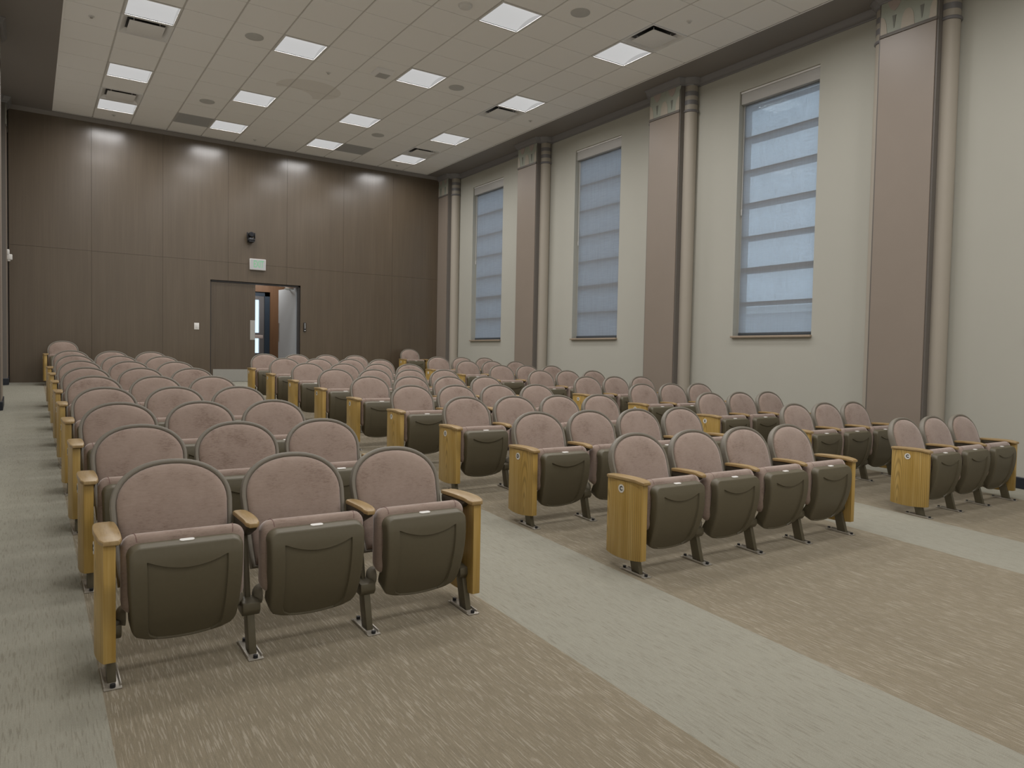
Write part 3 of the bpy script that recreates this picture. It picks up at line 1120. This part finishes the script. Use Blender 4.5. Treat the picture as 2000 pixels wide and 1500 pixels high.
TF, TD, TE = troffer_meshes()
lampd = bpy.data.lights.new('troffer_lamp', 'AREA')
lampd.shape = 'SQUARE'
lampd.size = 0.54
lampd.energy = LAMP_W
lampd.color = LAMP_COL
lampd.spread = math.radians(165)
ROWW = {0: 'nearest the back wall', -3: 'second from the back wall', -7: 'third from the back wall', -11: 'fourth from the back wall'}
COLW = {'A': 'leftmost column', 'B': 'second column from left', 'C': 'third column from left', 'D': 'rightmost column'}
for k, (c, col_, r) in enumerate([(a, b, d) for a, b, d in LIGHTS + LIGHTS_UNSEEN]):
    seen = (c, col_, r) in LIGHTS
    x, y = CX0 + (col_ + 0.5) * T, CY0 + (r + 0.5) * T
    lb = 'lit square ceiling light, %s, %s' % (COLW[c], ROWW.get(r, '')) if seen else 'lit square ceiling light over the front of the hall, out of frame'
    t = empty('ceiling_light', (x, y, ZC), lb, 'ceiling light', 'square ceiling lights' if seen else 'ceiling lights out of frame')
    put('light_frame', TF, t)
    put('diffuser', TD, t)
    for te in TE:
        put('end_cap', te, t)
    lo = bpy.data.objects.new('troffer_lamp', lampd)
    COL.objects.link(lo)
    lo.parent = t
    lo.location = (0, 0, 0.003)


def vent_meshes():
    h = T / 2 - 0.006
    mb = MB()
    e, i = h - 0.02, 0.20
    # outer lip then cone walls up to a throat
    for (x0, x1, y0, y1) in ((-h, -e, -h, h), (e, h, -h, h), (-e, e, -h, -e), (-e, e, e, h)):
        mb.box(x0, x1, y0, y1, -0.004, 0.006)
    a = [(-e, -e, 0.0), (e, -e, 0.0), (e, e, 0.0), (-e, e, 0.0)]
    b = [(-i - 0.02, -i - 0.02, 0.05), (i + 0.02, -i - 0.02, 0.05), (i + 0.02, i + 0.02, 0.05), (-i - 0.02, i + 0.02, 0.05)]
    mb.loops([a, b], None, False, False)
    fr = mb.mesh('vent_frame', 'vent', smooth=0)
    mb = MB()
    mb.box(-i - 0.02, i + 0.02, -i - 0.02, i + 0.02, 0.05, 0.10)
    th = mb.mesh('vent_throat', 'black', smooth=0)
    mb = MB()
    mb.box(-i - 0.005, i + 0.005, -i - 0.005, i + 0.005, -0.012, -0.004)
    for s in (-1, 1):
        for q in (-1, 1):
            mb.cyl((s * 0.15, q * 0.15, -0.004), 0.006, 0.054, 'z', 8)
    pl = mb.mesh('vent_plate', 'vent', bevel=0.002)
    return fr, th, pl


VF, VT, VP = vent_meshes()
VLAB = ['square air vent just beyond the nearest light of the leftmost column', 'square air vent between the two farthest lights of the leftmost column',
        'square air vent just before the nearest light of the rightmost column', 'square air vent beside the third light from the back, rightmost column',
        'square air vent just before the farthest light of the rightmost column']
VLAB[3] = 'square air vent just beyond the third light from the back, rightmost column'
for (c, r), lb in zip(VENTS, VLAB):
    t = empty('air_vent', (CX0 + (c + 0.5) * T, CY0 + (r + 0.5) * T, ZC), lb, 'air vent', 'square air vents')
    put('vent_frame', VF, t)
    put('vent_throat', VT, t)
    put('vent_plate', VP, t)

mb = MB()
h = T / 2 - 0.008
mb.box(-h, h, -h, h, 0.002, 0.008)
for k in range(26):
    q = -h + 0.03 + k * (2 * h - 0.06) / 25
    mb.box(-h + 0.03, h - 0.03, q - 0.003, q + 0.003, -0.001, 0.003)
GM = mb.mesh('return_grille', 'grille', smooth=0)
for (c, r), lb in zip(GRILLES, ['dark grey return grille left of the farthest light in the second column', 'dark grey return grille right of the farthest light in the third column']):
    o = put('return_grille', GM, None, (CX0 + (c + 0.5) * T, CY0 + (r + 0.5) * T, ZC))
    tag(o, lb, 'air grille', 'return grilles')

mb = MB()
mb.loops(half_col_rings(0, 0, 0.118, [0.001]) + half_col_rings(0, 0, 0.118, [-0.006]) + half_col_rings(0, 0, 0.108, [-0.009]))
SPK = mb.mesh('speaker_rim', 'speaker', smooth=40)
mb = MB()
mb.loops(half_col_rings(0, 0, 0.104, [-0.008]) + half_col_rings(0, 0, 0.100, [-0.0115]) + half_col_rings(0, 0, 0.05, [-0.013]))
mb.cyl((0, 0, -0.0145), 0.006, 0.003, 'z', 10)
SPG = mb.mesh('speaker_grille', 'speaker', smooth=40)
for (c, r), lb in zip([(2.5, -6.5), (2.5, -1.5), (7.5, -11.5), (7.5, -6.5), (7.5, -1.5)],
                      ['round ceiling speaker left of the nearest light in the second column', 'round ceiling speaker just before the left dark grille',
                       'round ceiling speaker nearest the camera, right of the nearest third-column light', 'round ceiling speaker right of the third-from-back light, third column',
                       'round ceiling speaker farthest back on the right, before the dark grille']):
    t = empty('ceiling_speaker', (CX0 + c * T, CY0 + r * T, ZC), lb, 'speaker', 'round ceiling speakers')
    put('speaker_rim', SPK, t)
    put('speaker_grille', SPG, t)

mb = MB()
mb.loops(half_col_rings(0, 0, 0.035, [0.001]) + half_col_rings(0, 0, 0.035, [-0.004]) + half_col_rings(0, 0, 0.028, [-0.007]))
SPR = mb.mesh('sprinkler_escutcheon', 'white', smooth=40)
mb = MB()
mb.loops(half_col_rings(0, 0, 0.012, [-0.006], 12) + half_col_rings(0, 0, 0.008, [-0.018], 12) + half_col_rings(0, 0, 0.018, [-0.02], 12) + half_col_rings(0, 0, 0.018, [-0.022], 12))
SPH = mb.mesh('sprinkler_head', 'steel', smooth=40)
for (c, r), lb in zip([(-0.5, -5.5), (4.5, -5.5), (9.5, -12.5), (4.5, 1.4), (10.5, -5.5), (9.5, 1.45), (0.5, 1.4)],
                      ['sprinkler cap at the ceiling left edge, beside the nearest left vent', 'sprinkler cap between the second and third light columns', 'sprinkler cap right of the nearest air vent, by the soffit',
                       'sprinkler cap before the back wall, right of the farthest second-column light', 'sprinkler cap beside the middle vent, near the right soffit', 'sprinkler cap past the farthest rightmost light',
                       'sprinkler cap past the farthest leftmost light']):
    t = empty('ceiling_sprinkler', (CX0 + c * T, CY0 + r * T, ZC), lb, 'sprinkler', 'ceiling sprinklers')
    put('escutcheon', SPR, t)
    put('sprinkler_head', SPH, t)

t = empty('smoke_detector', (CX0 + 5.5 * T, CY0 - 10.43 * T, ZC), 'white round detector dome at the top edge, left of the nearest light', 'detector')
mb = MB()
mb.loops(half_col_rings(0, 0, 0.085, [0.001]) + half_col_rings(0, 0, 0.085, [-0.012]))
put('detector_base', mb.mesh('detector_base', 'white', smooth=40), t)
mb = MB()
mb.loops(half_col_rings(0, 0, 0.076, [-0.011]) + half_col_rings(0, 0, 0.070, [-0.030]) + half_col_rings(0, 0, 0.045, [-0.042]) + half_col_rings(0, 0, 0.012, [-0.046]))
put('detector_dome', mb.mesh('detector_dome', 'white', smooth=50), t)
t = empty('ceiling_box', (CX0 + 5.55 * T, CY0 - 6.35 * T, ZC), 'small grey box on the ceiling left of the third-from-back light, third column', 'ceiling box')
mb = MB()
mb.loops([[(-a, -a, z), (a, -a, z), (a, a, z), (-a, a, z)] for a, z in ((0.13, 0.0), (0.13, -0.015), (0.105, -0.06), (0.10, -0.062))])
put('box_body', mb.mesh('box_body', 'vent', smooth=0), t)
mb = MB()
mb.box(-0.085, 0.085, -0.085, 0.085, -0.066, -0.062)
put('box_face', mb.mesh('box_face', 'grille', smooth=0), t)

# ------------------------------------------------------------------ auditorium chairs
W = 0.51


def bezier_profile(pts, n):
    """Catmull-Rom through pts -> n+1 samples"""
    out = []
    P = [pts[0]] + list(pts) + [pts[-1]]
    m = len(pts) - 1
    for i in range(n + 1):
        t = m * i / n
        k = min(int(t), m - 1)
        u = t - k
        p0, p1, p2, p3 = (Vector(p) for p in P[k:k + 4])
        out.append(0.5 * ((2 * p1) + (-p0 + p2) * u + (2 * p0 - 5 * p1 + 4 * p2 - p3) * u * u + (-p0 + 3 * p1 - 3 * p2 + p3) * u ** 3))
    return out


# --- backrest: arched panel, leaning back
TILT = math.radians(19)
BZ, BY = 0.30, 0.130     # bottom of the back
V0, HA, HB = 0.315, 0.191, 0.236


def back_outline(ins, n=22):
    """points (u, v) round the arched panel, starting bottom-left"""
    pts = []
    hb = HB - ins
    ha = HA - ins
    v0 = V0
    for v in [ins * 0.6, 0.08, 0.16, 0.24]:
        wv = (0.216 + (HB - 0.216) * min(1, (v / V0)) ** 0.8) - ins
        pts.append((-wv, v))
    e = 2.18
    for i in range(n + 1):
        a = math.pi - math.pi * i / n
        ca, sa = math.cos(a), math.sin(a)
        pts.append((hb * math.copysign(abs(ca) ** (2 / e), ca), v0 + ha * abs(sa) ** (2 / e)))
    for v in [0.24, 0.16, 0.08, ins * 0.6]:
        wv = (0.216 + (HB - 0.216) * min(1, (v / V0)) ** 0.8) - ins
        pts.append((wv, v))
    return pts


def bmap(u, v, d):
    """back plane -> chair space; d is depth to the rear, plus a gentle wrap"""
    d2 = d - 0.10 * u * u * 1.0
    # the panel hugs the sitter: sides come slightly forward
    y = BY + v * math.sin(TILT) + d2 * math.cos(TILT)
    z = BZ + v * math.cos(TILT) - d2 * math.sin(TILT)
    return (u, y, z)


def ring(ins, d, sc=1.0, cv=0.26):
    return [bmap(u * sc, cv + (v - cv) * sc, d) for u, v in back_outline(ins)]


mb = MB()
mb.loops([ring(0.030, 0.030), ring(0.022, 0.004), ring(0.018, -0.001), ring(0.010, -0.003), ring(0.003, 0.000), ring(0.0, 0.008), ring(0.0, 0.030),
          ring(0.006, 0.044), ring(0.020, 0.054), ring(0.06, 0.060)], None, cap0=False, cap1=True)
ME_SHELL = mb.mesh('backrest_shell', 'shellrim', smooth=45)
mb = MB()
rs = [ring(0.0225, 0.024), ring(0.0225, 0.004)]
for sc, dd in ((0.995, 0.000), (0.98, -0.005), (0.95, -0.010), (0.88, -0.015), (0.75, -0.019), (0.55, -0.022), (0.3, -0.023), (0.08, -0.023)):
    rs.append(ring(0.0225, dd, sc))
mb.loops(rs, None, cap0=False, cap1=True)
ME_BACK = mb.mesh('back_cushion', 'fabric', smooth=60)

# --- tipped-up seat pan: curved plastic tray, with a scooped recess under a smile-shaped lip
PROF = bezier_profile([(0, -0.108, 0.500), (0, -0.121, 0.445), (0, -0.121, 0.37), (0, -0.107, 0.29), (0, -0.080, 0.212), (0, -0.038, 0.135)], 60)
PL = [0.0]
for a, b in zip(PROF, PROF[1:]):
    PL.append(PL[-1] + (b - a).length)
LTOT = PL[-1]


def pmap(x, l, d):
    """pan coords -> chair space; l along profile from the top, d depth to the rear"""
    lc = min(max(l, 0), LTOT)
    k = 0
    while k < len(PL) - 2 and PL[k + 1] < lc:
        k += 1
    t = (lc - PL[k]) / (PL[k + 1] - PL[k])
    p = PROF[k].lerp(PROF[k + 1], t)
    tn = (PROF[k + 1] - PROF[k]).normalized()
    p = p + tn * (l - lc)
    nr = Vector((0, -tn.z, tn.y))       # to the rear
    if nr.y < 0:
        nr = -nr
    q = p + nr * d
    return (x, q.y, q.z)


PX = 0.192


def hwid(l, lb):
    r, rb = 0.026, 0.055
    wv = PX - 0.016 * max(0.0, (l / lb)) ** 1.6
    if l < r:
        wv = wv - r + math.sqrt(max(0, r * r - (r - l) ** 2))
    if l > lb - rb:
        q = rb - (lb - l)
        wv = wv - rb * 0.8 + 0.8 * math.sqrt(max(0, rb * rb - q * q))
    return wv


def pan_mesh():
    mb = MB()
    xr = 0.735                      # rail position (fraction of half width)
    cols = [-1, -0.96, -0.90, -0.82, -xr - 0.022, -xr] + [-xr + 2 * xr * i / 12 for i in range(1, 12)] + [xr, xr + 0.022, 0.82, 0.90, 0.96, 1]
    LB = LTOT

    def lb(f):
        return LB + 0.018 * (1 - f * f)
    rows_n = 10
    g = []
    for f in cols:
        inside = abs(f) < xr + 0.001
        g_ = max(0.0, 1 - (f / xr) ** 2)
        ls = 0.052 + 0.034 * g_
        col = []
        for j in range(rows_n + 1):          # above the lip
            l = ls * (j / rows_n) ** 1.0
            col.append((f, l, 0.0))
        st = 0.009 if inside else 0.0
        col.append((f, ls + 0.003, st))
        L_ = lb(f)
        for j in range(1, 21):
            t = j / 20
            l = ls + 0.003 + (L_ - ls - 0.003) * t
            dd = st * (1.0 if t < 0.9 else 1.0)
            col.append((f, l, dd))
        g.append(col)
    nr = len(g[0])
    pts = []
    for col in g:
        for (f, l, d) in col:
            h = hwid(l, lb(f))
            pts.append(pmap(f * h, l, d))
    fs = []
    for i in range(len(g) - 1):
        for j in range(nr - 1):
            fs.append((i * nr + j, (i + 1) * nr + j, (i + 1) * nr + j + 1, i * nr + j + 1))
    # boundary (clockwise), for the rounded side wall
    bnd = [(i, 0) for i in range(len(g))] + [(len(g) - 1, j) for j in range(1, nr)] + [(i, nr - 1) for i in range(len(g) - 2, -1, -1)] + [(0, j) for j in range(nr - 2, 0, -1)]
    flat = []
    for i, j in bnd:
        f, l, d = g[i][j]
        flat.append((f * hwid(l, lb(f)), l, d))
    n = len(flat)

    def nrm(k):
        a, b = flat[(k - 2) % n], flat[(k + 2) % n]
        tx, tl = b[0] - a[0], b[1] - a[1]
        L = math.hypot(tx, tl) or 1
        return (tl / L, -tx / L)
    base = len(pts)
    allp = list(pts)
    prev = [i * nr + j for i, j in bnd]
    for off, dep, toff in ((0.005, 0.0012, 0.003), (0.009, 0.005, 0.006), (0.011, 0.012, 0.010), (0.013, 0.030, 0.016), (0.016, 0.070, 0.025), (0.010, 0.074, 0.022)):
        idx = []
        for k in range(n):
            x, l, d = flat[k]
            nx, nl = nrm(k)
            topk = 1.0 - min(1.0, max(0.0, (l - 0.1) / 0.25))
            dp = dep * (0.62 + 0.38 * (1 - topk)) if dep > 0.02 else dep
            tk = max(0.0, -nl)
            of2 = off * (1 - tk) + toff * tk
            allp.append(pmap(x + nx * of2, l + nl * of2, max(d * 0.5, dp) if dep < 0.01 else dp))
            idx.append(len(allp) - 1)
        for k in range(n):
            q = (k + 1) % n
            fs.append((prev[k], prev[q], idx[q], idx[k]))
        prev = idx
    fs.append(tuple(prev))
    mb.add(allp, fs)
    return mb.mesh('seat_pan', 'shell', smooth=38)


ME_PAN = pan_mesh()


def rrect(hx, l0, l1, r, n=6):
    pts = []
    for cx, cl, a0 in ((hx - r, l0 + r, -math.pi / 2), (hx - r, l1 - r, 0), (-hx + r, l1 - r, math.pi / 2), (-hx + r, l0 + r, math.pi)):
        for i in range(n + 1):
            a = a0 + (math.pi / 2) * i / n
            pts.append((cx + r * math.cos(a), cl + r * math.sin(a)))
    return pts


def cushion_mesh():
    mb = MB()
    rings = []
    cx, cl = 0, 0.17
    for ins, d in ((0.032, 0.040), (0.014, 0.043), (0.004, 0.053), (0.0, 0.068), (0.0, 0.098), (0.006, 0.120), (0.022, 0.136), (0.06, 0.146), (0.12, 0.150)):
        hx = 0.222 - ins
        pts = rrect(hx, -0.062 + ins * 0.9, 0.290 - ins, max(0.012, 0.045 - ins * 0.3))
        rings.append([pmap(x, l, d) for x, l in pts])
    mb.loops(rings)
    me = mb.mesh('seat_cushion', 'fabric', smooth=60)
    return me


ME_CUSH = cushion_mesh()
# stitched seam lines near both ends of the front roll
mb = MB()
for s in (-1, 1):
    rr = []
    for l, d, x in ((-0.030, 0.040, 0.172), (-0.0465, 0.0425, 0.174), (-0.0575, 0.0525, 0.176), (-0.0622, 0.068, 0.178), (-0.0622, 0.098, 0.180), (-0.0565, 0.120, 0.181)):
        p = pmap(s * x, l, d)
        rr.append([(p[0] + 0.0022 * math.cos(a), p[1] + 0.0022 * math.sin(a) * 0.5, p[2] + 0.0022 * math.sin(a)) for a in [2 * math.pi * i / 6 for i in range(6)]])
    mb.loops(rr)
M['seamfabric'] = plain('rose_piping', (0.20, 0.125, 0.11), 0.9, noise=0.1, scale=90)
ME_SEAM = mb.mesh('seam_piping', 'seamfabric', smooth=40)

# number plate on the top lip of the pan
def tag_meshes():
    mb = MB()
    # lies on the bevel between the lip and the cushion
    p0 = Vector(pmap(0, -0.0128, 0.0165))
    p1 = Vector(pmap(0, -0.0210, 0.0340))
    ax = (p1 - p0)
    out = Vector((0, -ax.z, ax.y)).normalized()
    if out.z < 0:
        out = -out
    pts = []
    hx, r = 0.027, 0.0105
    c = (p0 + p1) / 2
    axn = ax.normalized()
    for i in range(9):
        a = -math.pi / 2 + math.pi * i / 8
        pts.append(c + Vector((hx - r + r * math.cos(a), 0, 0)) + axn * (r * math.sin(a)))
    for i in range(9):
        a = math.pi / 2 + math.pi * i / 8
        pts.append(c + Vector((-hx + r + r * math.cos(a), 0, 0)) + axn * (r * math.sin(a)))
    mb.prism([tuple(p) for p in pts], tuple(out * 0.0035))
    return mb.mesh('number_plate', 'tag', smooth=0)


ME_TAG = tag_meshes()

# --- standard: foot plate, leg, hinge casting, arm post, bracket
def yz_prism(mb, pts, x0, x1, m=None):
    mb.prism([(x0, y, z) for y, z in pts], (x1 - x0, 0, 0), m)


mb = MB()
yz_prism(mb, [(-0.062, 0.004 - 0.062 * SLOPE), (0.004, 0.004), (0.052, 0.19), (-0.010, 0.19)], -0.015, 0.015)
ME_LEG = mb.mesh('leg', 'metal', bevel=0.003)
mb = MB()


def sl(y, z):
    return z + SLOPE * y


for (x0, x1, y0, y1, z1) in ((-0.030, 0.030, -0.115, 0.092, 0.005), (-0.030, -0.024, -0.095, 0.075, 0.013), (0.024, 0.030, -0.095, 0.075, 0.013)):
    v = [(x, y, sl(y, z)) for z in (0.0008, z1) for y in (y0, y1) for x in (x0, x1)]
    mb.add(v, [(0, 2, 3, 1), (4, 5, 7, 6), (0, 1, 5, 4), (2, 6, 7, 3), (0, 4, 6, 2), (1, 3, 7, 5)])
ME_PLATE = mb.mesh('base_plate', 'plate', bevel=0.0015)
ME_BOLT = []
for y in (-0.100, 0.080):
    mb = MB()
    mb.cyl((0, y, sl(y, 0.004)), 0.0095, 0.013, 'z', 12)
    ME_BOLT.append(mb.mesh('anchor_bolt', 'black', smooth=40))
# hinge casting
mb = MB()
yz_prism(mb, [(-0.022, 0.150), (0.050, 0.158), (0.064, 0.190), (0.040, 0.216), (-0.034, 0.205), (-0.038, 0.172)], -0.036, 0.036)
ME_HINGE = mb.mesh('hinge_casting', 'metal', bevel=0.005)
ME_CAPS = {}
for s in (-1, 1):
    mb = MB()
    rr = []
    for i in range(6):
        a = (math.pi / 2) * i / 5
        rad = 0.041 * math.cos(a)
        xx = s * (0.053 - 0.034 * math.sin(a))
        rr.append([(xx, 0.036 + max(rad, 0.001) * math.cos(b), 0.218 + max(rad, 0.001) * math.sin(b)) for b in [2 * math.pi * k / 16 for k in range(16)]])
    mb.loops(rr)
    ME_CAPS[s] = mb.mesh('hinge_cover', 'hinge', smooth=50)
# arm post
mb = MB()
yz_prism(mb, [(0.02, 0.20), (0.065, 0.20), (0.150, 0.485), (0.085, 0.485)], -0.010, 0.010)
ME_POST = mb.mesh('arm_post', 'metal', bevel=0.002)
# bracket under the arm cap
def bracket(off=0.0):
    mb = MB()
    a = [(-0.045, 0.530), (0.195, 0.530), (0.195, 0.500), (0.150, 0.462), (0.080, 0.462), (-0.018, 0.505)]
    r0 = [(-0.023 + off, y, z) for y, z in a]
    r1 = [(0.023 + off, y, z) for y, z in a]
    b = [(y * 0.93 + 0.005, z) for y, z in a]
    mb.loops([r0, r1])
    return mb.mesh('arm_bracket', 'bracket', bevel=0.004)


ME_BRK = bracket()


def armcap(xa, xb, bow_l, bow_r, ya=-0.096, yb=0.222):
    """wooden arm cap between half widths xa < xb, bowed sides, gently crowned"""
    mb = MB()
    ny = 14
    rows = []
    for (ins, z) in ((0.003, 0.529), (0.0, 0.532), (0.0, 0.543), (0.0025, 0.5470), (0.007, 0.5485)):
        pl = []
        for i in range(ny + 1):
            t = i / ny
            y = ya + ins + (yb - ya - 2 * ins) * t
            crown = 0.004 * (1 - (2 * t - 1) ** 2) - 0.008 * max(0, 0.18 - t) / 0.18
            bw = (1 - (2 * t - 1) ** 2)
            cr = 0.010 * max(0.0, 1 - min(t, 1 - t) / 0.035) if min(t, 1 - t) < 0.035 else 0
            pl.append((xa + ins - bow_l * bw + cr, xb - ins + bow_r * bw - cr, y, z + crown))
        rows.append([(a, y, z) for a, b, y, z in pl] + [(b, y, z) for a, b, y, z in reversed(pl)])
    mb.loops(rows)
    return mb.mesh('armrest', 'oakcap', smooth=35)


ME_ARM = armcap(-0.026, 0.026, 0.005, 0.005, -0.058, 0.205)
ME_ARML = armcap(-0.040, 0.032, 0.012, 0.003)
ME_ARMR = armcap(-0.020, 0.058, 0.003, 0.012)


def panel(s):
    """end panel, bowed outer face; s=-1 left end, +1 right end"""
    mb = MB()
    n = 12
    ya, yb = -0.085, 0.214
    zt = 0.530
    rings = []
    inner = []
    outer = []
    for i in range(n + 1):
        t = i / n
        y = ya + (yb - ya) * t
        xo = (0.029 if s < 0 else 0.047) + 0.019 * (1 - (2 * t - 1) ** 2)
        zb = 0.074 + 0.010 * (2 * t - 1) ** 2
        outer.append((s * xo, y, zb))
        inner.append((s * (-0.012 if s < 0 else 0.006), y, zb))
    bot = outer + inner[::-1]
    top = [(x, y, zt) for x, y, z in bot]
    mb.loops([bot, top])
    return mb.mesh('end_panel', 'oak', bevel=0.003)


ME_PANL, ME_PANR = panel(-1), panel(1)
mb = MB()
mb.cyl((-0.0500, 0.072, 0.483), 0.0245, 0.006, 'x', 28)
ME_BADGE = mb.mesh('row_badge', 'tag', smooth=30)
LETTER = {}
for ch in 'CDEFGHJKLM':
    me = text_mesh(ch, 0.034, 0.0006, 0.0011)
    # face -x: text x -> -y, text y -> z
    me.transform(Matrix(((0, 0, -1, -0.0507), (-1, 0, 0, 0.072), (0, 1, 0, 0.483), (0, 0, 0, 1))))
    me.materials.append(M['ink'])
    LETTER[ch] = me


def standard(t, x, kind, letter=None):
    """kind: 'mid', 'L' end, 'R' end; x offset of the standard from the chair origin"""
    def p(name, me, par=t):
        o = put(name, me, par)
        o.location = (x, 0, 0) if par is t else (0, 0, 0)
        return o
    leg = p('leg', ME_LEG)
    p('base_plate', ME_PLATE, leg)
    for bm_ in ME_BOLT:
        p('anchor_bolt', bm_, leg)
    hg = p('hinge_casting', ME_HINGE)
    for sd_ in ((-1, 1) if kind == 'mid' else ((1,) if kind == 'L' else (-1,))):
        p('hinge_cover', ME_CAPS[sd_], hg)
    p('arm_post', ME_POST)
    p('arm_bracket', ME_BRK)
    if kind == 'mid':
        p('armrest', ME_ARM)
    else:
        p('armrest', ME_ARML if kind == 'L' else ME_ARMR)
        pn = p('end_panel', ME_PANL if kind == 'L' else ME_PANR)
        pn['label'] = 'honey oak end panel'
        if kind == 'L':
            p('row_badge', ME_BADGE, pn)
            if letter:
                p('row_letter', LETTER[letter], pn)


def chair(x, y, label, group, left='mid', right=None, letter=None, pitch=W):
    t = empty('auditorium_chair', (x, y, fl(y)), label, 'chair', group)
    put('backrest_shell', ME_SHELL, t)
    put('back_cushion', ME_BACK, t)
    pan = put('seat_pan', ME_PAN, t)
    put('number_plate', ME_TAG, pan)
    cu = put('seat_cushion', ME_CUSH, t)
    put('seam_piping', ME_SEAM, cu)
    standard(t, -pitch / 2, left, letter)
    if right:
        standard(t, pitch / 2, right)
    return t


Y0 = 3.0854          # foot centre of the front row
PITCH = 1.0787
ROWS = 'CDEFGHJKL'
ORD = ['front', 'second', 'third', 'fourth', 'fifth', 'sixth', 'seventh', 'eighth', 'ninth']
BLOCKS = [('left', 0.508, 3, W), ('middle', 3.184, 4, W), ('right', 6.322, 3, 0.508)]
P3 = ['left seat', 'middle seat', 'right seat']
P4 = ['leftmost seat', 'second seat from left', 'third seat from left', 'rightmost seat']
for bn, xb, n, wp in BLOCKS:
    for r in range(9):
        y = Y0 + r * PITCH
        for i in range(n):
            pos = (P3 if n == 3 else P4)[i]
            rowt = '%s row' % ORD[r] if r == 0 else '%s row from the front' % ORD[r]
            lab = 'pink velour tip-up chair, %s of %s, %s block' % (pos, rowt, bn)
            if i == 0 and bn != 'left' and r < 4:
                lab = 'pink tip-up chair, oak side lettered %s, %s of %s, %s block' % (ROWS[r], pos, '%s row' % ORD[r], bn)
            chair(xb + i * wp, y, lab, 'pink tip-up chairs in rows', 'L' if i == 0 else 'mid', 'R' if i == n - 1 else None, ROWS[r], wp)
chair(0.515, 14.80, 'pink tip-up chair alone against the wood wall, far left by the aisle', 'single chairs against the wood wall', 'L', 'R', 'M')
chair(7.215, 14.80, 'pink tip-up chair alone against the wood wall, right corner', 'single chairs against the wood wall', 'L', 'R', 'M')
